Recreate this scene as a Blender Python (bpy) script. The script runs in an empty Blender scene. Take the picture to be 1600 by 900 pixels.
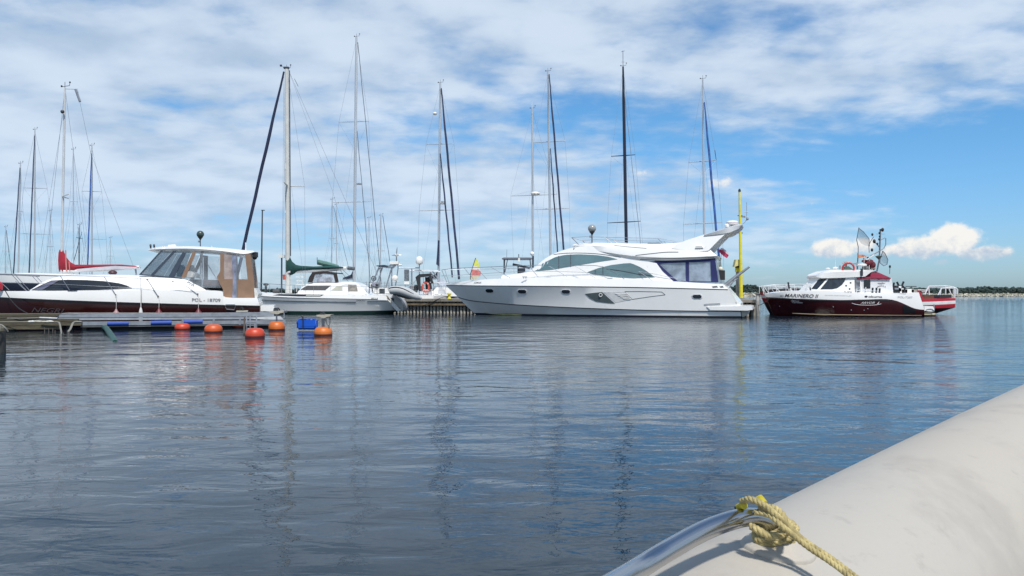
import bpy, bmesh, math, random
from math import sin, cos, pi, radians, hypot, atan2
from mathutils import Vector, Matrix
from mathutils.bvhtree import BVHTree
random.seed(7)
S = bpy.context.scene
COL = S.collection

# ------------------------------------------------------------------ camera
H, F, CX, CY = 1.3, 1250.0, 800.0, 457.0      # eye height, focal length in photo pixels, horizon point
cd = bpy.data.cameras.new('camera'); cam = bpy.data.objects.new('camera', cd); COL.objects.link(cam)
cam.location = (0, 0, H); cam.rotation_euler = (pi/2, 0, 0)
cd.sensor_width = 36; cd.lens = 36*F/1600; cd.shift_y = (CY-450)/1600
cd.clip_start = .05; cd.clip_end = 9000
S.camera = cam

# ------------------------------------------------------------------ light
SUN = Vector((.17, -.51, .82)).normalized()
elev = math.asin(SUN.z); azim = atan2(SUN.x, SUN.y)
sl = bpy.data.lights.new('sun', 'SUN'); sl.energy = 3.6; sl.angle = radians(4.5); sl.color = (1, .955, .89)
so = bpy.data.objects.new('sun', sl); COL.objects.link(so)
so.rotation_euler = SUN.to_track_quat('Z', 'Y').to_euler()
S.view_settings.view_transform = 'Standard'; S.view_settings.look = 'None'
S.view_settings.exposure = .32; S.view_settings.gamma = 1

# ------------------------------------------------------------------ node helpers
class NT:
    def __init__(s, t): s.t = t; s.n = t.nodes; s.l = t.links
    def node(s, kind, **kw):
        n = s.n.new(kind)
        for k, v in kw.items(): setattr(n, k, v)
        return n
    def put(s, sock, v):
        if hasattr(v, 'is_output'): s.l.new(v, sock)
        else: sock.default_value = v
    def m(s, op, a, b=0.0, c=0.0, clamp=False):
        n = s.node('ShaderNodeMath', operation=op, use_clamp=clamp)
        for i, v in enumerate((a, b, c)): s.put(n.inputs[i], v)
        return n.outputs[0]
    def vm(s, op, a, b=(0, 0, 0)):
        n = s.node('ShaderNodeVectorMath', operation=op); s.put(n.inputs[0], a); s.put(n.inputs[1], b)
        return n.outputs[0]
    def ss(s, x, a, b, lo=0.0, hi=1.0):
        n = s.node('ShaderNodeMapRange', interpolation_type='SMOOTHSTEP')
        for i, v in enumerate((x, a, b, lo, hi)): s.put(n.inputs[i], v)
        return n.outputs[0]
    def noise(s, vec, scale, detail=4, rough=.5, dist=0.0, dim='3D'):
        n = s.node('ShaderNodeTexNoise', noise_dimensions=dim)
        s.put(n.inputs['Vector'], vec); s.put(n.inputs['Scale'], scale)
        n.inputs['Detail'].default_value = detail; n.inputs['Roughness'].default_value = rough
        n.inputs['Distortion'].default_value = dist
        return n.outputs[0]
    def mix(s, f, a, b):
        n = s.node('ShaderNodeMix', data_type='RGBA'); s.put(n.inputs[0], f); s.put(n.inputs[6], a); s.put(n.inputs[7], b)
        return n.outputs[2]
    def comb(s, x, y, z):
        n = s.node('ShaderNodeCombineXYZ')
        for i, v in enumerate((x, y, z)): s.put(n.inputs[i], v)
        return n.outputs[0]

# ------------------------------------------------------------------ sky
W = bpy.data.worlds.new('World'); S.world = W; W.use_nodes = True
W.node_tree.nodes.clear(); N = NT(W.node_tree)
def build_sky():
    sky = N.node('ShaderNodeTexSky', sky_type='NISHITA'); sky.sun_disc = False
    sky.sun_elevation = elev; sky.sun_rotation = azim; sky.air_density = 1.0; sky.dust_density = .6; sky.ozone_density = 1.6
    tc = N.node('ShaderNodeTexCoord').outputs['Generated']
    sep = N.node('ShaderNodeSeparateXYZ'); N.l.new(tc, sep.inputs[0]); x, y, z = sep.outputs
    az = N.m('ARCTAN2', x, y)                      # radians, 0 straight ahead
    el = N.m('ARCSINE', z)
    zp = N.m('ADD', N.m('MAXIMUM', z, 0.0), .17)
    cl = N.comb(N.m('DIVIDE', x, zp), N.m('DIVIDE', y, zp), 0.0)
    hz = N.ss(el, 0.0, .22)
    base = N.vm('MULTIPLY', sky.outputs[0], N.mix(hz, (.056, .080, .116, 1), SKYM+(1,)))
    # broken high cloud sheet on a plane overhead
    n1 = N.noise(N.vm('ADD', cl, (3.1, 7.7, 1.3)), 1.0, 4, .5, .1)
    n2 = N.noise(N.vm('MULTIPLY', cl, (1, 1.1, 1)), 3.6, 5, .5, .15)
    n3 = N.noise(N.vm('ADD', N.vm('MULTIPLY', cl, (.85, 1.0, 1)), (9, 2, 4)), 10, 4, .55, .1)
    d = N.m('ADD', N.m('MULTIPLY', n1, .42), N.m('ADD', N.m('MULTIPLY', n2, .32), N.m('MULTIPLY', n3, .26)))
    def px2(px, py): 
        a = atan2(px-CX, F); e = atan2(CY-py, hypot(F, px-CX)); return a, e
    def blob(px, py, rx, ry, amt):
        a, e = px2(px, py)
        u = N.m('DIVIDE', N.m('SUBTRACT', az, a), rx/F); v = N.m('DIVIDE', N.m('SUBTRACT', el, e), ry/F)
        r = N.m('ADD', N.m('MULTIPLY', u, u), N.m('MULTIPLY', v, v))
        return N.m('MULTIPLY', N.m('EXPONENT', N.m('MULTIPLY', r, -1.0)), amt)
    bias = None
    for b in CLEAR:
        g = blob(*b); bias = g if bias is None else N.m('ADD', bias, g)
    d = N.m('ADD', d, bias)
    cov = N.ss(d, .31, .55)
    low = N.ss(el, .01, .14)                       # the sheet thins towards the horizon
    cov = N.m('MULTIPLY', cov, N.m('ADD', N.m('MULTIPLY', low, .40), .52))
    cov = N.m('MULTIPLY', cov, N.ss(el, .36, .80, 1.0, .22))         # more open blue overhead
    shade = N.ss(N.m('ADD', N.m('MULTIPLY', n2, .6), N.m('MULTIPLY', n1, .4)), .36, .62)
    ccol = N.mix(shade, (.365, .465, .595, 1), (.55, .635, .74, 1))
    col = N.mix(cov, base, ccol)
    # low cumulus far off
    wob = N.noise(N.comb(az, el, 0.0), 26, 5, .6)
    wob2 = N.noise(N.comb(az, el, 3.0), 75, 4, .6)
    cum = None
    for b in CUM:
        g = blob(*b); cum = g if cum is None else N.m('MAXIMUM', cum, g)
    cd_ = N.m('ADD', cum, N.m('MULTIPLY', N.m('SUBTRACT', N.m('ADD', N.m('MULTIPLY', wob, .65), N.m('MULTIPLY', wob2, .35)), .5), 1.5))
    a0, e0 = px2(1480, 412); a1, e1 = px2(1480, 372)
    body = N.m('MULTIPLY', N.ss(cd_, .30, .66), N.ss(el, e0-.006, e0+.012))
    lit = N.ss(N.m('ADD', el, N.m('MULTIPLY', N.m('SUBTRACT', wob2, .5), .05)), e0, e1)
    col = N.mix(N.m('MULTIPLY', body, .93), col, N.mix(lit, (.38, .46, .57, 1), (.78, .755, .71, 1)))
    bg = N.node('ShaderNodeBackground'); N.l.new(col, bg.inputs[0]); bg.inputs[1].default_value = 1.0
    out = N.node('ShaderNodeOutputWorld'); N.l.new(bg.outputs[0], out.inputs[0])
SKYM = (.048, .087, .114)
CLEAR = [(1470,430,330,45,-.22), (430,425,500,35,-.03), (930,165,150,38,-.16), (1530,235,300,62,-.30), (1230,22,150,26,-.10), (640,205,80,30,-.07), (1050,300,120,40,.06), (1440,55,220,45,-.055), (1300,110,120,30,.03),
         (1580,330,220,60,-.25), (300,160,130,30,-.06), (1040,230,80,26,-.07), (1120,130,160,35,.06), (150,260,260,120,.05), (250,90,300,60,.10), (600,300,250,60,.06)]
CUM = [(1302,389,30,15,1.0), (1350,384,20,13,.7), (1405,392,34,13,.85), (1445,386,36,17,.95), (1492,374,32,23,1.1), (1535,397,38,12,.95), (1475,410,14,7,.6),
       (1000,272,18,10,.55), (1130,285,34,12,.62), (1270,318,22,9,.5)]
build_sky()

# ------------------------------------------------------------------ materials
MATS = {}
def mat(name, rgb, rough=.5, metal=0.0, var=.08, vscale=3.0, bump=0.0, bscale=20.0, dirt=None, dscale=1.5, alpha=1.0, coat=0.0, spec=.5, stretch=(1,1,1)):
    if name in MATS: return MATS[name]
    m = bpy.data.materials.new(name); m.use_nodes = True; m.node_tree.nodes.clear(); n = NT(m.node_tree)
    tc = n.node('ShaderNodeTexCoord').outputs['Object']
    v = n.vm('MULTIPLY', tc, stretch)
    f = n.noise(v, vscale, 5, .6)
    lo = tuple(c*(1-var) for c in rgb)+(1,); hi = tuple(min(1, c*(1+var)) for c in rgb)+(1,)
    col = n.mix(n.ss(f, .3, .7), lo, hi)
    if dirt:
        g = n.noise(v, dscale, 7, .65, .4)
        col = n.mix(n.ss(g, dirt[3], dirt[4]), col, tuple(dirt[:3])+(1,))
    b = n.node('ShaderNodeBsdfPrincipled')
    n.l.new(col, b.inputs['Base Color']); b.inputs['Metallic'].default_value = metal
    n.put(b.inputs['Roughness'], n.m('ADD', n.m('MULTIPLY', f, .12), rough-.06, 0, True))
    b.inputs['Specular IOR Level'].default_value = spec; b.inputs['Coat Weight'].default_value = coat
    if bump:
        bn = n.node('ShaderNodeBump'); bn.inputs['Strength'].default_value = .8; bn.inputs['Distance'].default_value = bump
        n.l.new(n.noise(v, bscale, 4, .6), bn.inputs['Height']); n.l.new(bn.outputs[0], b.inputs['Normal'])
    sh = b.outputs[0]
    if alpha < 1:
        tr = n.node('ShaderNodeBsdfTransparent'); mx = n.node('ShaderNodeMixShader'); mx.inputs[0].default_value = alpha
        n.l.new(tr.outputs[0], mx.inputs[1]); n.l.new(sh, mx.inputs[2]); sh = mx.outputs[0]
    o = n.node('ShaderNodeOutputMaterial'); n.l.new(sh, o.inputs[0])
    MATS[name] = m; return m
GEL = lambda: mat('white_gelcoat', (.80,.79,.765), .22, var=.03, vscale=.8, dirt=(.55,.54,.48,.62,.80), coat=.3)
GEL2 = lambda: mat('cream_gelcoat', (.70,.69,.65), .28, var=.04, vscale=1.2, dirt=(.5,.48,.42,.58,.78))
MAROON = lambda: mat('maroon_gelcoat', (.024,.0045,.005), .16, var=.12, coat=.2)
RED = lambda: mat('red_paint', (.42,.02,.035), .35, var=.1)
STEEL = lambda: mat('stainless_steel', (.24,.26,.29), .45, .5, var=.05)
ALU = lambda: mat('anodised_aluminium', (.55,.57,.59), .42, .6, var=.06, stretch=(1,1,.2))
ALUW = lambda: mat('white_painted_mast', (.72,.73,.73), .35, var=.05)
NAVY = lambda: mat('navy_canvas', (.014,.022,.062), .8, var=.2, bump=.01)
BLUEC = lambda: mat('blue_canvas', (.02,.07,.24), .8, var=.2, bump=.01)
BLACK = lambda: mat('black_rubber', (.016,.017,.019), .55, var=.2)
DGLASS = lambda: mat('dark_tinted_glass', (.012,.015,.022), .08, var=.1, spec=.7)
TGLASS = lambda: mat('sea_green_glass', (.10,.17,.18), .06, var=.15, vscale=.6, spec=.8, coat=.6)
WIRE = lambda: mat('wire_rigging', (.25,.27,.30), .4, .7)
DARKM = lambda: mat('dark_metal', (.05,.055,.065), .45, .4, var=.2)
GREEN = lambda: mat('dark_green_canvas', (.006,.050,.045), .85, var=.25, bump=.015, bscale=8)
TAN = lambda: mat('tan_canvas', (.235,.145,.095), .85, var=.08, bump=.01)
VINYL = lambda: mat('clear_vinyl', (.55,.58,.66), .1, var=.3, vscale=2.5, alpha=.45, spec=.8)
SMOKE = lambda: mat('tinted_windscreen', (.08,.13,.19), .06, var=.2, alpha=.32, spec=.9)
ORANGE = lambda: mat('orange_plastic', (.62,.095,.03), .42, var=.14, vscale=3, dirt=(.30,.06,.03,.60,.75), dscale=3)
CONC = lambda: mat('weathered_concrete', (.24,.215,.18), .9, var=.25, vscale=1.5, bump=.02, bscale=6, dirt=(.10,.09,.07,.5,.7))
TIMB = lambda: mat('grey_timber_pile', (.33,.31,.265), .85, var=.35, vscale=2.0, bump=.02, bscale=10, dirt=(.12,.11,.09,.52,.7), stretch=(1,1,.3))
TIMD = lambda: mat('dark_wet_timber', (.035,.034,.032), .6, var=.3, bump=.02)
OLIVE = lambda: mat('old_deck_plank', (.085,.075,.048), .85, var=.35, vscale=3, bump=.02, stretch=(.2,1,1))
GALV = lambda: mat('galvanised_steel', (.32,.34,.37), .45, .5, var=.15, vscale=5)
YELLOW = lambda: mat('yellow_paint', (.66,.58,.03), .5, var=.12, vscale=6)

# ------------------------------------------------------------------ geometry helpers
def P(px, py, t): return Vector(((px-CX)/F*t, t, H+(CY-py)/F*t))
EYE = Vector((0, 0, H))
class Frame:
    "centre plane of a boat: angle a to the picture, distance c; a pixel plus its half breadth b gives a point"
    def __init__(s, a, c): s.n = Vector((sin(radians(a)), cos(radians(a)), 0)); s.c = c; s.ax = Vector((s.n.y, -s.n.x, 0))
    def t(s, px, b=0): return (s.c-b)/(s.n.x*(px-CX)/F+s.n.y)
    def p(s, px, py, b=0.0, z=None):
        q = P(px, py, s.t(px, b))
        if z is not None: q.z = z
        return q
    def mir(s, q, b): return q+s.n*2*b
def tag(o, label=None, cat=None, group=None, kind=None):
    if label: o['label'] = label
    if cat: o['category'] = cat
    if group: o['group'] = group
    if kind: o['kind'] = kind
    return o
def thing(name, loc, label, cat, group=None):
    o = bpy.data.objects.new(name, None); COL.objects.link(o); o.location = loc; o.empty_display_size = .2
    return tag(o, label, cat, group)
def mesh(name, vs, fs, mats, parent=None, mi=None, smooth=False, angle=None):
    org = Vector((0,0,0)); q = parent
    while q is not None: org = org+Vector(q.location); q = q.parent
    if parent is None:
        org = Vector(vs[0]) if vs else org
        org = sum((Vector(v) for v in vs), Vector())/len(vs)
        org.z = min(v[2] for v in vs)
    me = bpy.data.meshes.new(name)
    me.from_pydata([tuple(Vector(v)-org) for v in vs], [], fs); me.update()
    bm = bmesh.new(); bm.from_mesh(me); bmesh.ops.remove_doubles(bm, verts=bm.verts, dist=1e-5)
    bmesh.ops.recalc_face_normals(bm, faces=bm.faces); bm.to_mesh(me); bm.free()
    if not isinstance(mats, (list, tuple)): mats = [mats]
    for m in mats: me.materials.append(m)
    if mi and len(me.polygons) == len(mi): me.polygons.foreach_set('material_index', mi)
    if smooth:
        me.polygons.foreach_set('use_smooth', [True]*len(me.polygons))
        try: me.set_sharp_from_angle(angle=radians(angle or 35))
        except Exception: pass
    o = bpy.data.objects.new(name, me); COL.objects.link(o)
    if parent is None: o.location = org
    else: o.parent = parent
    return o
def lean_part(name, me, parent, loc=None):
    o = bpy.data.objects.new(name, me); COL.objects.link(o); o.parent = parent
    if loc is not None: o.location = loc
    return o
def cat_rom(pts, n):
    "smooth a list of equal-length number tuples: n pieces per span"
    out = []
    for i in range(len(pts)-1):
        p0 = pts[max(i-1, 0)]; p1 = pts[i]; p2 = pts[i+1]; p3 = pts[min(i+2, len(pts)-1)]
        for k in range(n):
            t = k/n
            out.append(tuple(.5*((2*b)+(-a+c)*t+(2*a-5*b+4*c-d)*t*t+(-a+3*b-3*c+d)*t**3) for a, b, c, d in zip(p0, p1, p2, p3)))
    out.append(tuple(pts[-1])); return out
class MB:
    def __init__(s): s.v = []; s.f = []
    def add(s, vs, fs):
        o = len(s.v); s.v += [Vector(v) for v in vs]; s.f += [tuple(i+o for i in f) for f in fs]
    def tube(s, pts, r, n=6, caps=True, r2=None):
        pts = [Vector(p) for p in pts]; rings = []; up = None
        for i, p in enumerate(pts):
            d = (pts[min(i+1, len(pts)-1)]-pts[max(i-1, 0)]).normalized()
            if up is None: up = d.orthogonal().normalized()
            up = (up-d*up.dot(d)).normalized(); sd = d.cross(up)
            rr = r if not isinstance(r, (list, tuple)) else r[i]
            if r2 is not None: rr = r+(r2-r)*i/max(1, len(pts)-1)
            rings.append([p+(up*cos(2*pi*k/n)+sd*sin(2*pi*k/n))*rr for k in range(n)])
        fs = [(i*n+k, i*n+(k+1)%n, (i+1)*n+(k+1)%n, (i+1)*n+k) for i in range(len(pts)-1) for k in range(n)]
        if caps: fs += [tuple(range(n))[::-1], tuple((len(pts)-1)*n+k for k in range(n))]
        s.add([v for r_ in rings for v in r_], fs); return s
    def box(s, c, sx, sy, sz, ax=None):
        c = Vector(c); X = Vector(ax) if ax else Vector((1,0,0)); Y = Vector((-X.y, X.x, 0)); Z = Vector((0,0,1))
        s.add([c+X*a*sx/2+Y*b*sy/2+Z*d*sz/2 for a in (-1,1) for b in (-1,1) for d in (-1,1)],
              [(0,1,3,2),(4,6,7,5),(0,4,5,1),(2,3,7,6),(0,2,6,4),(1,5,7,3)]); return s
    def lathe(s, c, prof, n=16, axis=(0,0,1)):
        c = Vector(c); A = Vector(axis).normalized(); u = A.orthogonal().normalized(); w = A.cross(u)
        m = len(prof); s.add([c+(u*cos(2*pi*k/n)+w*sin(2*pi*k/n))*r+A*z for r, z in prof for k in range(n)],
            [(i*n+k, i*n+(k+1)%n, (i+1)*n+(k+1)%n, (i+1)*n+k) for i in range(m-1) for k in range(n)]+[tuple(range(n))[::-1], tuple((m-1)*n+k for k in range(n))]); return s
    def ball(s, c, r, n=12, m=8, sc=(1,1,1)):
        vs = [(sin(pi*i/m)*cos(2*pi*k/n), sin(pi*i/m)*sin(2*pi*k/n), -cos(pi*i/m)) for i in range(m+1) for k in range(n)]
        s.add([Vector(c)+Vector((v[0]*sc[0], v[1]*sc[1], v[2]*sc[2]))*r for v in vs], [(i*n+k, i*n+(k+1)%n, (i+1)*n+(k+1)%n, (i+1)*n+k) for i in range(m) for k in range(n)]); return s
    def torus(s, c, R, r, axis=(0,1,0), n=20, m=8, a0=0, a1=2*pi):
        A = Vector(axis).normalized(); u = A.orthogonal().normalized(); w = A.cross(u)
        s.tube([Vector(c)+(u*cos(a0+(a1-a0)*k/n)+w*sin(a0+(a1-a0)*k/n))*R for k in range(n+1)], r, m); return s
    def slab(s, fr, poly, b1, b2):
        near = [fr.p(x, y, b1) for x, y in poly]; far = [q+fr.n*(b1-b2) for q in near]; n = len(poly)
        s.add(near+far, [tuple(range(n)), tuple(range(2*n-1, n-1, -1))]+[(i, (i+1)%n, n+(i+1)%n, n+i) for i in range(n)]); return s
    def build(s, name, m, parent=None, smooth=False, angle=None): return mesh(name, s.v, s.f, m, parent, smooth=smooth, angle=angle)
def bvh_of(*objs):
    vs, fs = [], []
    for o in objs:
        M = Matrix.Translation(o.location); q = o.parent
        while q is not None: M = Matrix.Translation(q.location) @ M; q = q.parent
        k = len(vs); vs += [M @ v.co for v in o.data.vertices]; fs += [tuple(i+k for i in p.vertices) for p in o.data.polygons]
    return BVHTree.FromPolygons(vs, fs)
def loft(name, fr, lines, m, parent, sub=3, band_mats=None, cap=True, angle=40):
    """lines: lower to upper, each a list of (px, py, b) or (px, py, b, z); mirrored about the centre plane"""
    L = []
    for ln in lines:
        pts = [fr.p(q[0], q[1], q[2], q[3] if len(q) > 3 else None) for q in ln]
        L.append(cat_rom([(p.x, p.y, p.z, q[2]) for p, q in zip(pts, ln)], sub))
    ns = len(L[0]); k = len(L); vs = []; fs = []; mi = []
    for i in range(ns):
        near = [Vector(l[i][:3]) for l in L]; far = [fr.mir(Vector(l[i][:3]), l[i][3]) for l in L]
        vs += near+far[::-1]
    R = 2*k
    for i in range(ns-1):
        for j in range(R-1):
            a, b = i*R+j, (i+1)*R+j
            fs.append((a, b, b+1, a+1)); mi.append(band_mats[min(j, 2*k-2-j)] if band_mats and j != k-1 else (band_mats[-1] if band_mats else 0))
        fs.append((i*R+R-1, (i+1)*R+R-1, (i+1)*R, i*R)); mi.append(0)
    if cap:
        for i in (0, ns-1):
            for j in range(k-1):
                fs.append((i*R+j, i*R+j+1, i*R+R-2-j, i*R+R-1-j)); mi.append(band_mats[j] if band_mats else 0)
    org = Vector((0,0,0)); q = parent
    while q is not None: org = org+Vector(q.location); q = q.parent
    me = bpy.data.meshes.new(name); me.from_pydata([tuple(v-org) for v in vs], [], fs); me.update()
    for x in (m if isinstance(m, (list, tuple)) else [m]): me.materials.append(x)
    me.polygons.foreach_set('material_index', mi)
    bm = bmesh.new(); bm.from_mesh(me); bmesh.ops.remove_doubles(bm, verts=bm.verts, dist=1e-4)
    bmesh.ops.dissolve_degenerate(bm, dist=1e-5, edges=bm.edges)
    bmesh.ops.recalc_face_normals(bm, faces=bm.faces); bm.to_mesh(me); bm.free()
    me.polygons.foreach_set('use_smooth', [True]*len(me.polygons))
    me.set_sharp_from_angle(angle=radians(angle))
    o = bpy.data.objects.new(name, me); COL.objects.link(o); o.parent = parent
    return o
def hit(bv, px, py):
    d = P(px, py, 1)-EYE; h = bv.ray_cast(EYE, d.normalized())
    return h[0].y if h[0] is not None else None
def panel(name, bv, poly, m, parent, off=.012, nx=None, ny=3, smooth_poly=0):
    """a thin raised pane lying on the surface found behind a pixel outline"""
    if smooth_poly:
        poly = cat_rom([poly[-1]]+list(poly)+[poly[0], poly[1]], smooth_poly)[smooth_poly:-smooth_poly]
    xs = [p[0] for p in poly]; x0, x1 = min(xs), max(xs); nx = nx or max(4, min(40, int((x1-x0)/4)))
    cols = sorted(set([x0+(x1-x0)*(.5-.5*cos(pi*i/nx)) for i in range(nx+1)]+([p[0] for p in poly] if len(poly) < 12 else [])))
    G = []
    for x in cols:
        xx = min(max(x, x0+1e-3), x1-1e-3); ys = []
        while any(abs(p[0]-xx) < 5e-4 for p in poly): xx += 7e-4 if xx < (x0+x1)/2 else -7e-4
        for i in range(len(poly)):
            a, b = poly[i], poly[(i+1)%len(poly)]
            if (a[0]-xx)*(b[0]-xx) < 0: ys.append(a[1]+(b[1]-a[1])*(xx-a[0])/(b[0]-a[0]))
        if len(ys) < 2: ys = [poly[0][1]]*2
        G.append([(x, min(ys)+(max(ys)-min(ys))*j/ny) for j in range(ny+1)])
    ts = [[hit(bv, *q) for q in c] for c in G]; good = sorted(t for c in ts for t in c if t)
    if not good: print('panel misses', name); return None
    med = good[len(good)//2]
    for i, c in enumerate(ts):
        for j, t in enumerate(c):
            if t is None or abs(t-med) > 1.6:
                c[j] = min(((abs(i-a)*2+abs(j-b), t2) for a, c2 in enumerate(ts) for b, t2 in enumerate(c2) if t2 and abs(t2-med) <= 1.6))[1]
    n1 = ny+1; vs = [P(*G[i][j], ts[i][j]-off) for i in range(len(G)) for j in range(n1)]
    bk = [P(*G[i][j], ts[i][j]+.02) for i in range(len(G)) for j in range(n1)]; o = len(vs)
    fs = [(i*n1+j, (i+1)*n1+j, (i+1)*n1+j+1, i*n1+j+1) for i in range(len(G)-1) for j in range(ny)]
    rim = [i*n1 for i in range(len(G))]+[(len(G)-1)*n1+j for j in range(1, n1)]+[i*n1+ny for i in range(len(G)-2, -1, -1)]+[j for j in range(ny-1, 0, -1)]
    fs += [(rim[i], rim[(i+1)%len(rim)], rim[(i+1)%len(rim)]+o, rim[i]+o) for i in range(len(rim))]
    ob = mesh(name, vs+bk, fs, m, parent, smooth=True, angle=30)
    return ob
def stripe(name, bv, pts, w, m, parent, off=.01):
    ts = [hit(bv, *q) for q in pts]; g = [t for t in ts if t]
    if not g: print('stripe misses', name); return
    for i, t in enumerate(ts):
        if t is None: ts[i] = min((abs(i-j), t2) for j, t2 in enumerate(ts) if t2)[1]
    b = MB(); vs = []
    for (x, y), t in zip(pts, ts):
        vs += [P(x, y-w/2, t-off), P(x, y+w/2, t-off), P(x, y-w/2, t+.02), P(x, y+w/2, t+.02)]
    fs = []
    for i in range(len(pts)-1):
        a = i*4; c = a+4; fs += [(a, c, c+1, a+1), (a, a+2, c+2, c), (a+1, c+1, c+3, a+3)]
    b.add(vs, fs+[(0,1,3,2), (len(vs)-4, len(vs)-2, len(vs)-1, len(vs)-3)]); return b.build(name, m, parent)
def dens(pts, n=6): return cat_rom(pts, n)
def lettering(name, bv, s, x0, x1, y0, y1, hgt, m, parent, shear=0.0, arc=0.0, off=.02):
    "raised letters along a base line from (x0,y0) to (x1,y1), cap height hgt, all in photo pixels"
    c = bpy.data.curves.new(name, 'FONT'); c.body = s; c.resolution_u = 3; c.shear = shear; c.offset = .012
    t = bpy.data.objects.new(name, c); COL.objects.link(t); bpy.context.view_layer.update()
    me = t.to_mesh(); co = [v.co.copy() for v in me.vertices]; fs = [tuple(p.vertices) for p in me.polygons]; t.to_mesh_clear()
    bpy.data.objects.remove(t); bpy.data.curves.remove(c)
    mx = max(v.x for v in co); mn = min(v.x for v in co); top = .73
    vs = []; last = None
    for v in co:
        u = (v.x-mn)/(mx-mn); px = x0+(x1-x0)*u; py = y0+(y1-y0)*u-v.y/top*hgt-arc*(1-(2*u-1)**2)
        tt = hit(bv, px, py) or last
        if tt: last = tt
        vs.append((px, py, tt))
    if last is None: print('lettering misses', name); return
    for i, v in enumerate(vs):
        if v[2] is None: vs[i] = (v[0], v[1], last)
    return mesh(name, [P(a, b, c_-off) for a, b, c_ in vs], fs, m, parent)
def wires(name, segs, m, parent, n=5):
    b = MB()
    for pts, r in segs: b.tube(pts, r, n)
    return b.build(name, m, parent)

# ================================================================== SETTING
def build_water():
    m = bpy.data.materials.new('harbour_water'); m.use_nodes = True; m.node_tree.nodes.clear(); n = NT(m.node_tree)
    g = n.node('ShaderNodeNewGeometry').outputs['Position']
    b = n.node('ShaderNodeBsdfPrincipled')
    b.inputs['Base Color'].default_value = (.006, .018, .030, 1); b.inputs['Roughness'].default_value = .035; b.inputs['IOR'].default_value = 1.333
    p2 = n.vm('MULTIPLY', g, (1.0, 1.35, 0.0))
    big = n.noise(g, .10, 3, .5)                                    # gusts: rougher and calmer patches
    sp = n.node('ShaderNodeSeparateXYZ'); n.l.new(g, sp.inputs[0])
    shel = n.ss(sp.outputs[0], -2.0, 14.0, .42, 1.15)                # the pier shelters the left side
    gust = n.m('MULTIPLY', n.ss(big, .35, .65, .6, 1.25), shel)
    h = n.m('MULTIPLY', n.noise(p2, .55, 2, .5, .3), .075)
    h = n.m('ADD', h, n.m('MULTIPLY', n.noise(n.vm('MULTIPLY', p2, (.75, 1.25, 1)), 1.9, 3, .5, .5), .024))
    h = n.m('ADD', h, n.m('MULTIPLY', n.m('MULTIPLY', n.noise(n.vm('ADD', p2, (5, 3, 0)), 5.5, 3, .55, .6), .0095), gust))
    h = n.m('ADD', h, n.m('MULTIPLY', n.m('MULTIPLY', n.noise(n.vm('ADD', p2, (1, 8, 0)), 16, 2, .5, .4), .0030), gust))
    bn = n.node('ShaderNodeBump'); bn.inputs['Strength'].default_value = 1; bn.inputs['Distance'].default_value = WAVE
    h = n.m('MULTIPLY', h, n.ss(sp.outputs[0], -3.0, 16.0, .62, 1.1))
    n.l.new(h, bn.inputs['Height']); n.l.new(bn.outputs[0], b.inputs['Normal'])
    o = n.node('ShaderNodeOutputMaterial'); n.l.new(b.outputs[0], o.inputs[0])
    R = [0, 3, 10, 30, 100, 300, 1000, 4000]; K = 48
    vs = [(0, 0, 0)]; fs = []
    for r in R[1:]: vs += [(r*cos(2*pi*k/K), r*sin(2*pi*k/K), 0) for k in range(K)]
    fs = [(0, 1+k, 1+(k+1) % K) for k in range(K)]
    for i in range(len(R)-2): fs += [(1+i*K+k, 1+(i+1)*K+k, 1+(i+1)*K+(k+1) % K, 1+i*K+(k+1) % K) for k in range(K)]
    me = bpy.data.meshes.new('water'); me.from_pydata(vs, [], fs); me.materials.append(m)
    o = bpy.data.objects.new('water', me); COL.objects.link(o); tag(o, 'dark blue rippled harbour water', kind='structure')
WAVE = 1.0
build_water()

# far shore: low land, pale stone breakwater, wood
land = MB()
def shore(x0, x1, y, dy, z, n=60):
    rs = random.Random(3); a = []; 
    for i in range(n+1):
        x = x0+(x1-x0)*i/n; a += [(x, y+rs.uniform(-2, 2), -.6), (x, y+2, z+rs.uniform(-.1, .1)), (x, y+dy, z+.6)]
    land.add(a, [(i*3+j, i*3+j+3, i*3+j+4, i*3+j+1) for i in range(n) for j in (0, 1)])
shore(-900, 1500, 262, 900, .55)
o = land.build('land', mat('shore_grass', (.085,.10,.045), .9, var=.3, vscale=.05, dirt=(.22,.20,.13,.5,.6), dscale=.02)); tag(o, 'low grassy shore beyond the breakwater', kind='structure')
rk = MB(); rs = random.Random(5)
for i in range(4200):
    x = rs.uniform(20, 420) if i > 500 else rs.uniform(-300, 20); zz = rs.random(); s = rs.uniform(.2, .46)
    c = Vector((x, 252+zz*5+rs.uniform(-.6, .6), zz*.75-.05)); R = Matrix.Rotation(rs.uniform(0, 6.3), 3, Vector((rs.random(), rs.random(), 1)).normalized())
    vs = [c+R @ Vector((a*s*rs.uniform(.6, 1.1), b*s*rs.uniform(.6, 1.1), d*s*rs.uniform(.5, .8))) for a in (-1,1) for b in (-1,1) for d in (-1,1)]
    rk.add(vs, [(0,1,3,2),(4,6,7,5),(0,4,5,1),(2,3,7,6),(0,2,6,4),(1,5,7,3)])
o = rk.build('breakwater_stones', mat('pale_stone', (.40,.37,.29), .9, var=.25, vscale=.4, dirt=(.24,.21,.15,.5,.68), dscale=.5)); tag(o, 'pale heap of breakwater stones along the far shore', kind='stuff')
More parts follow.
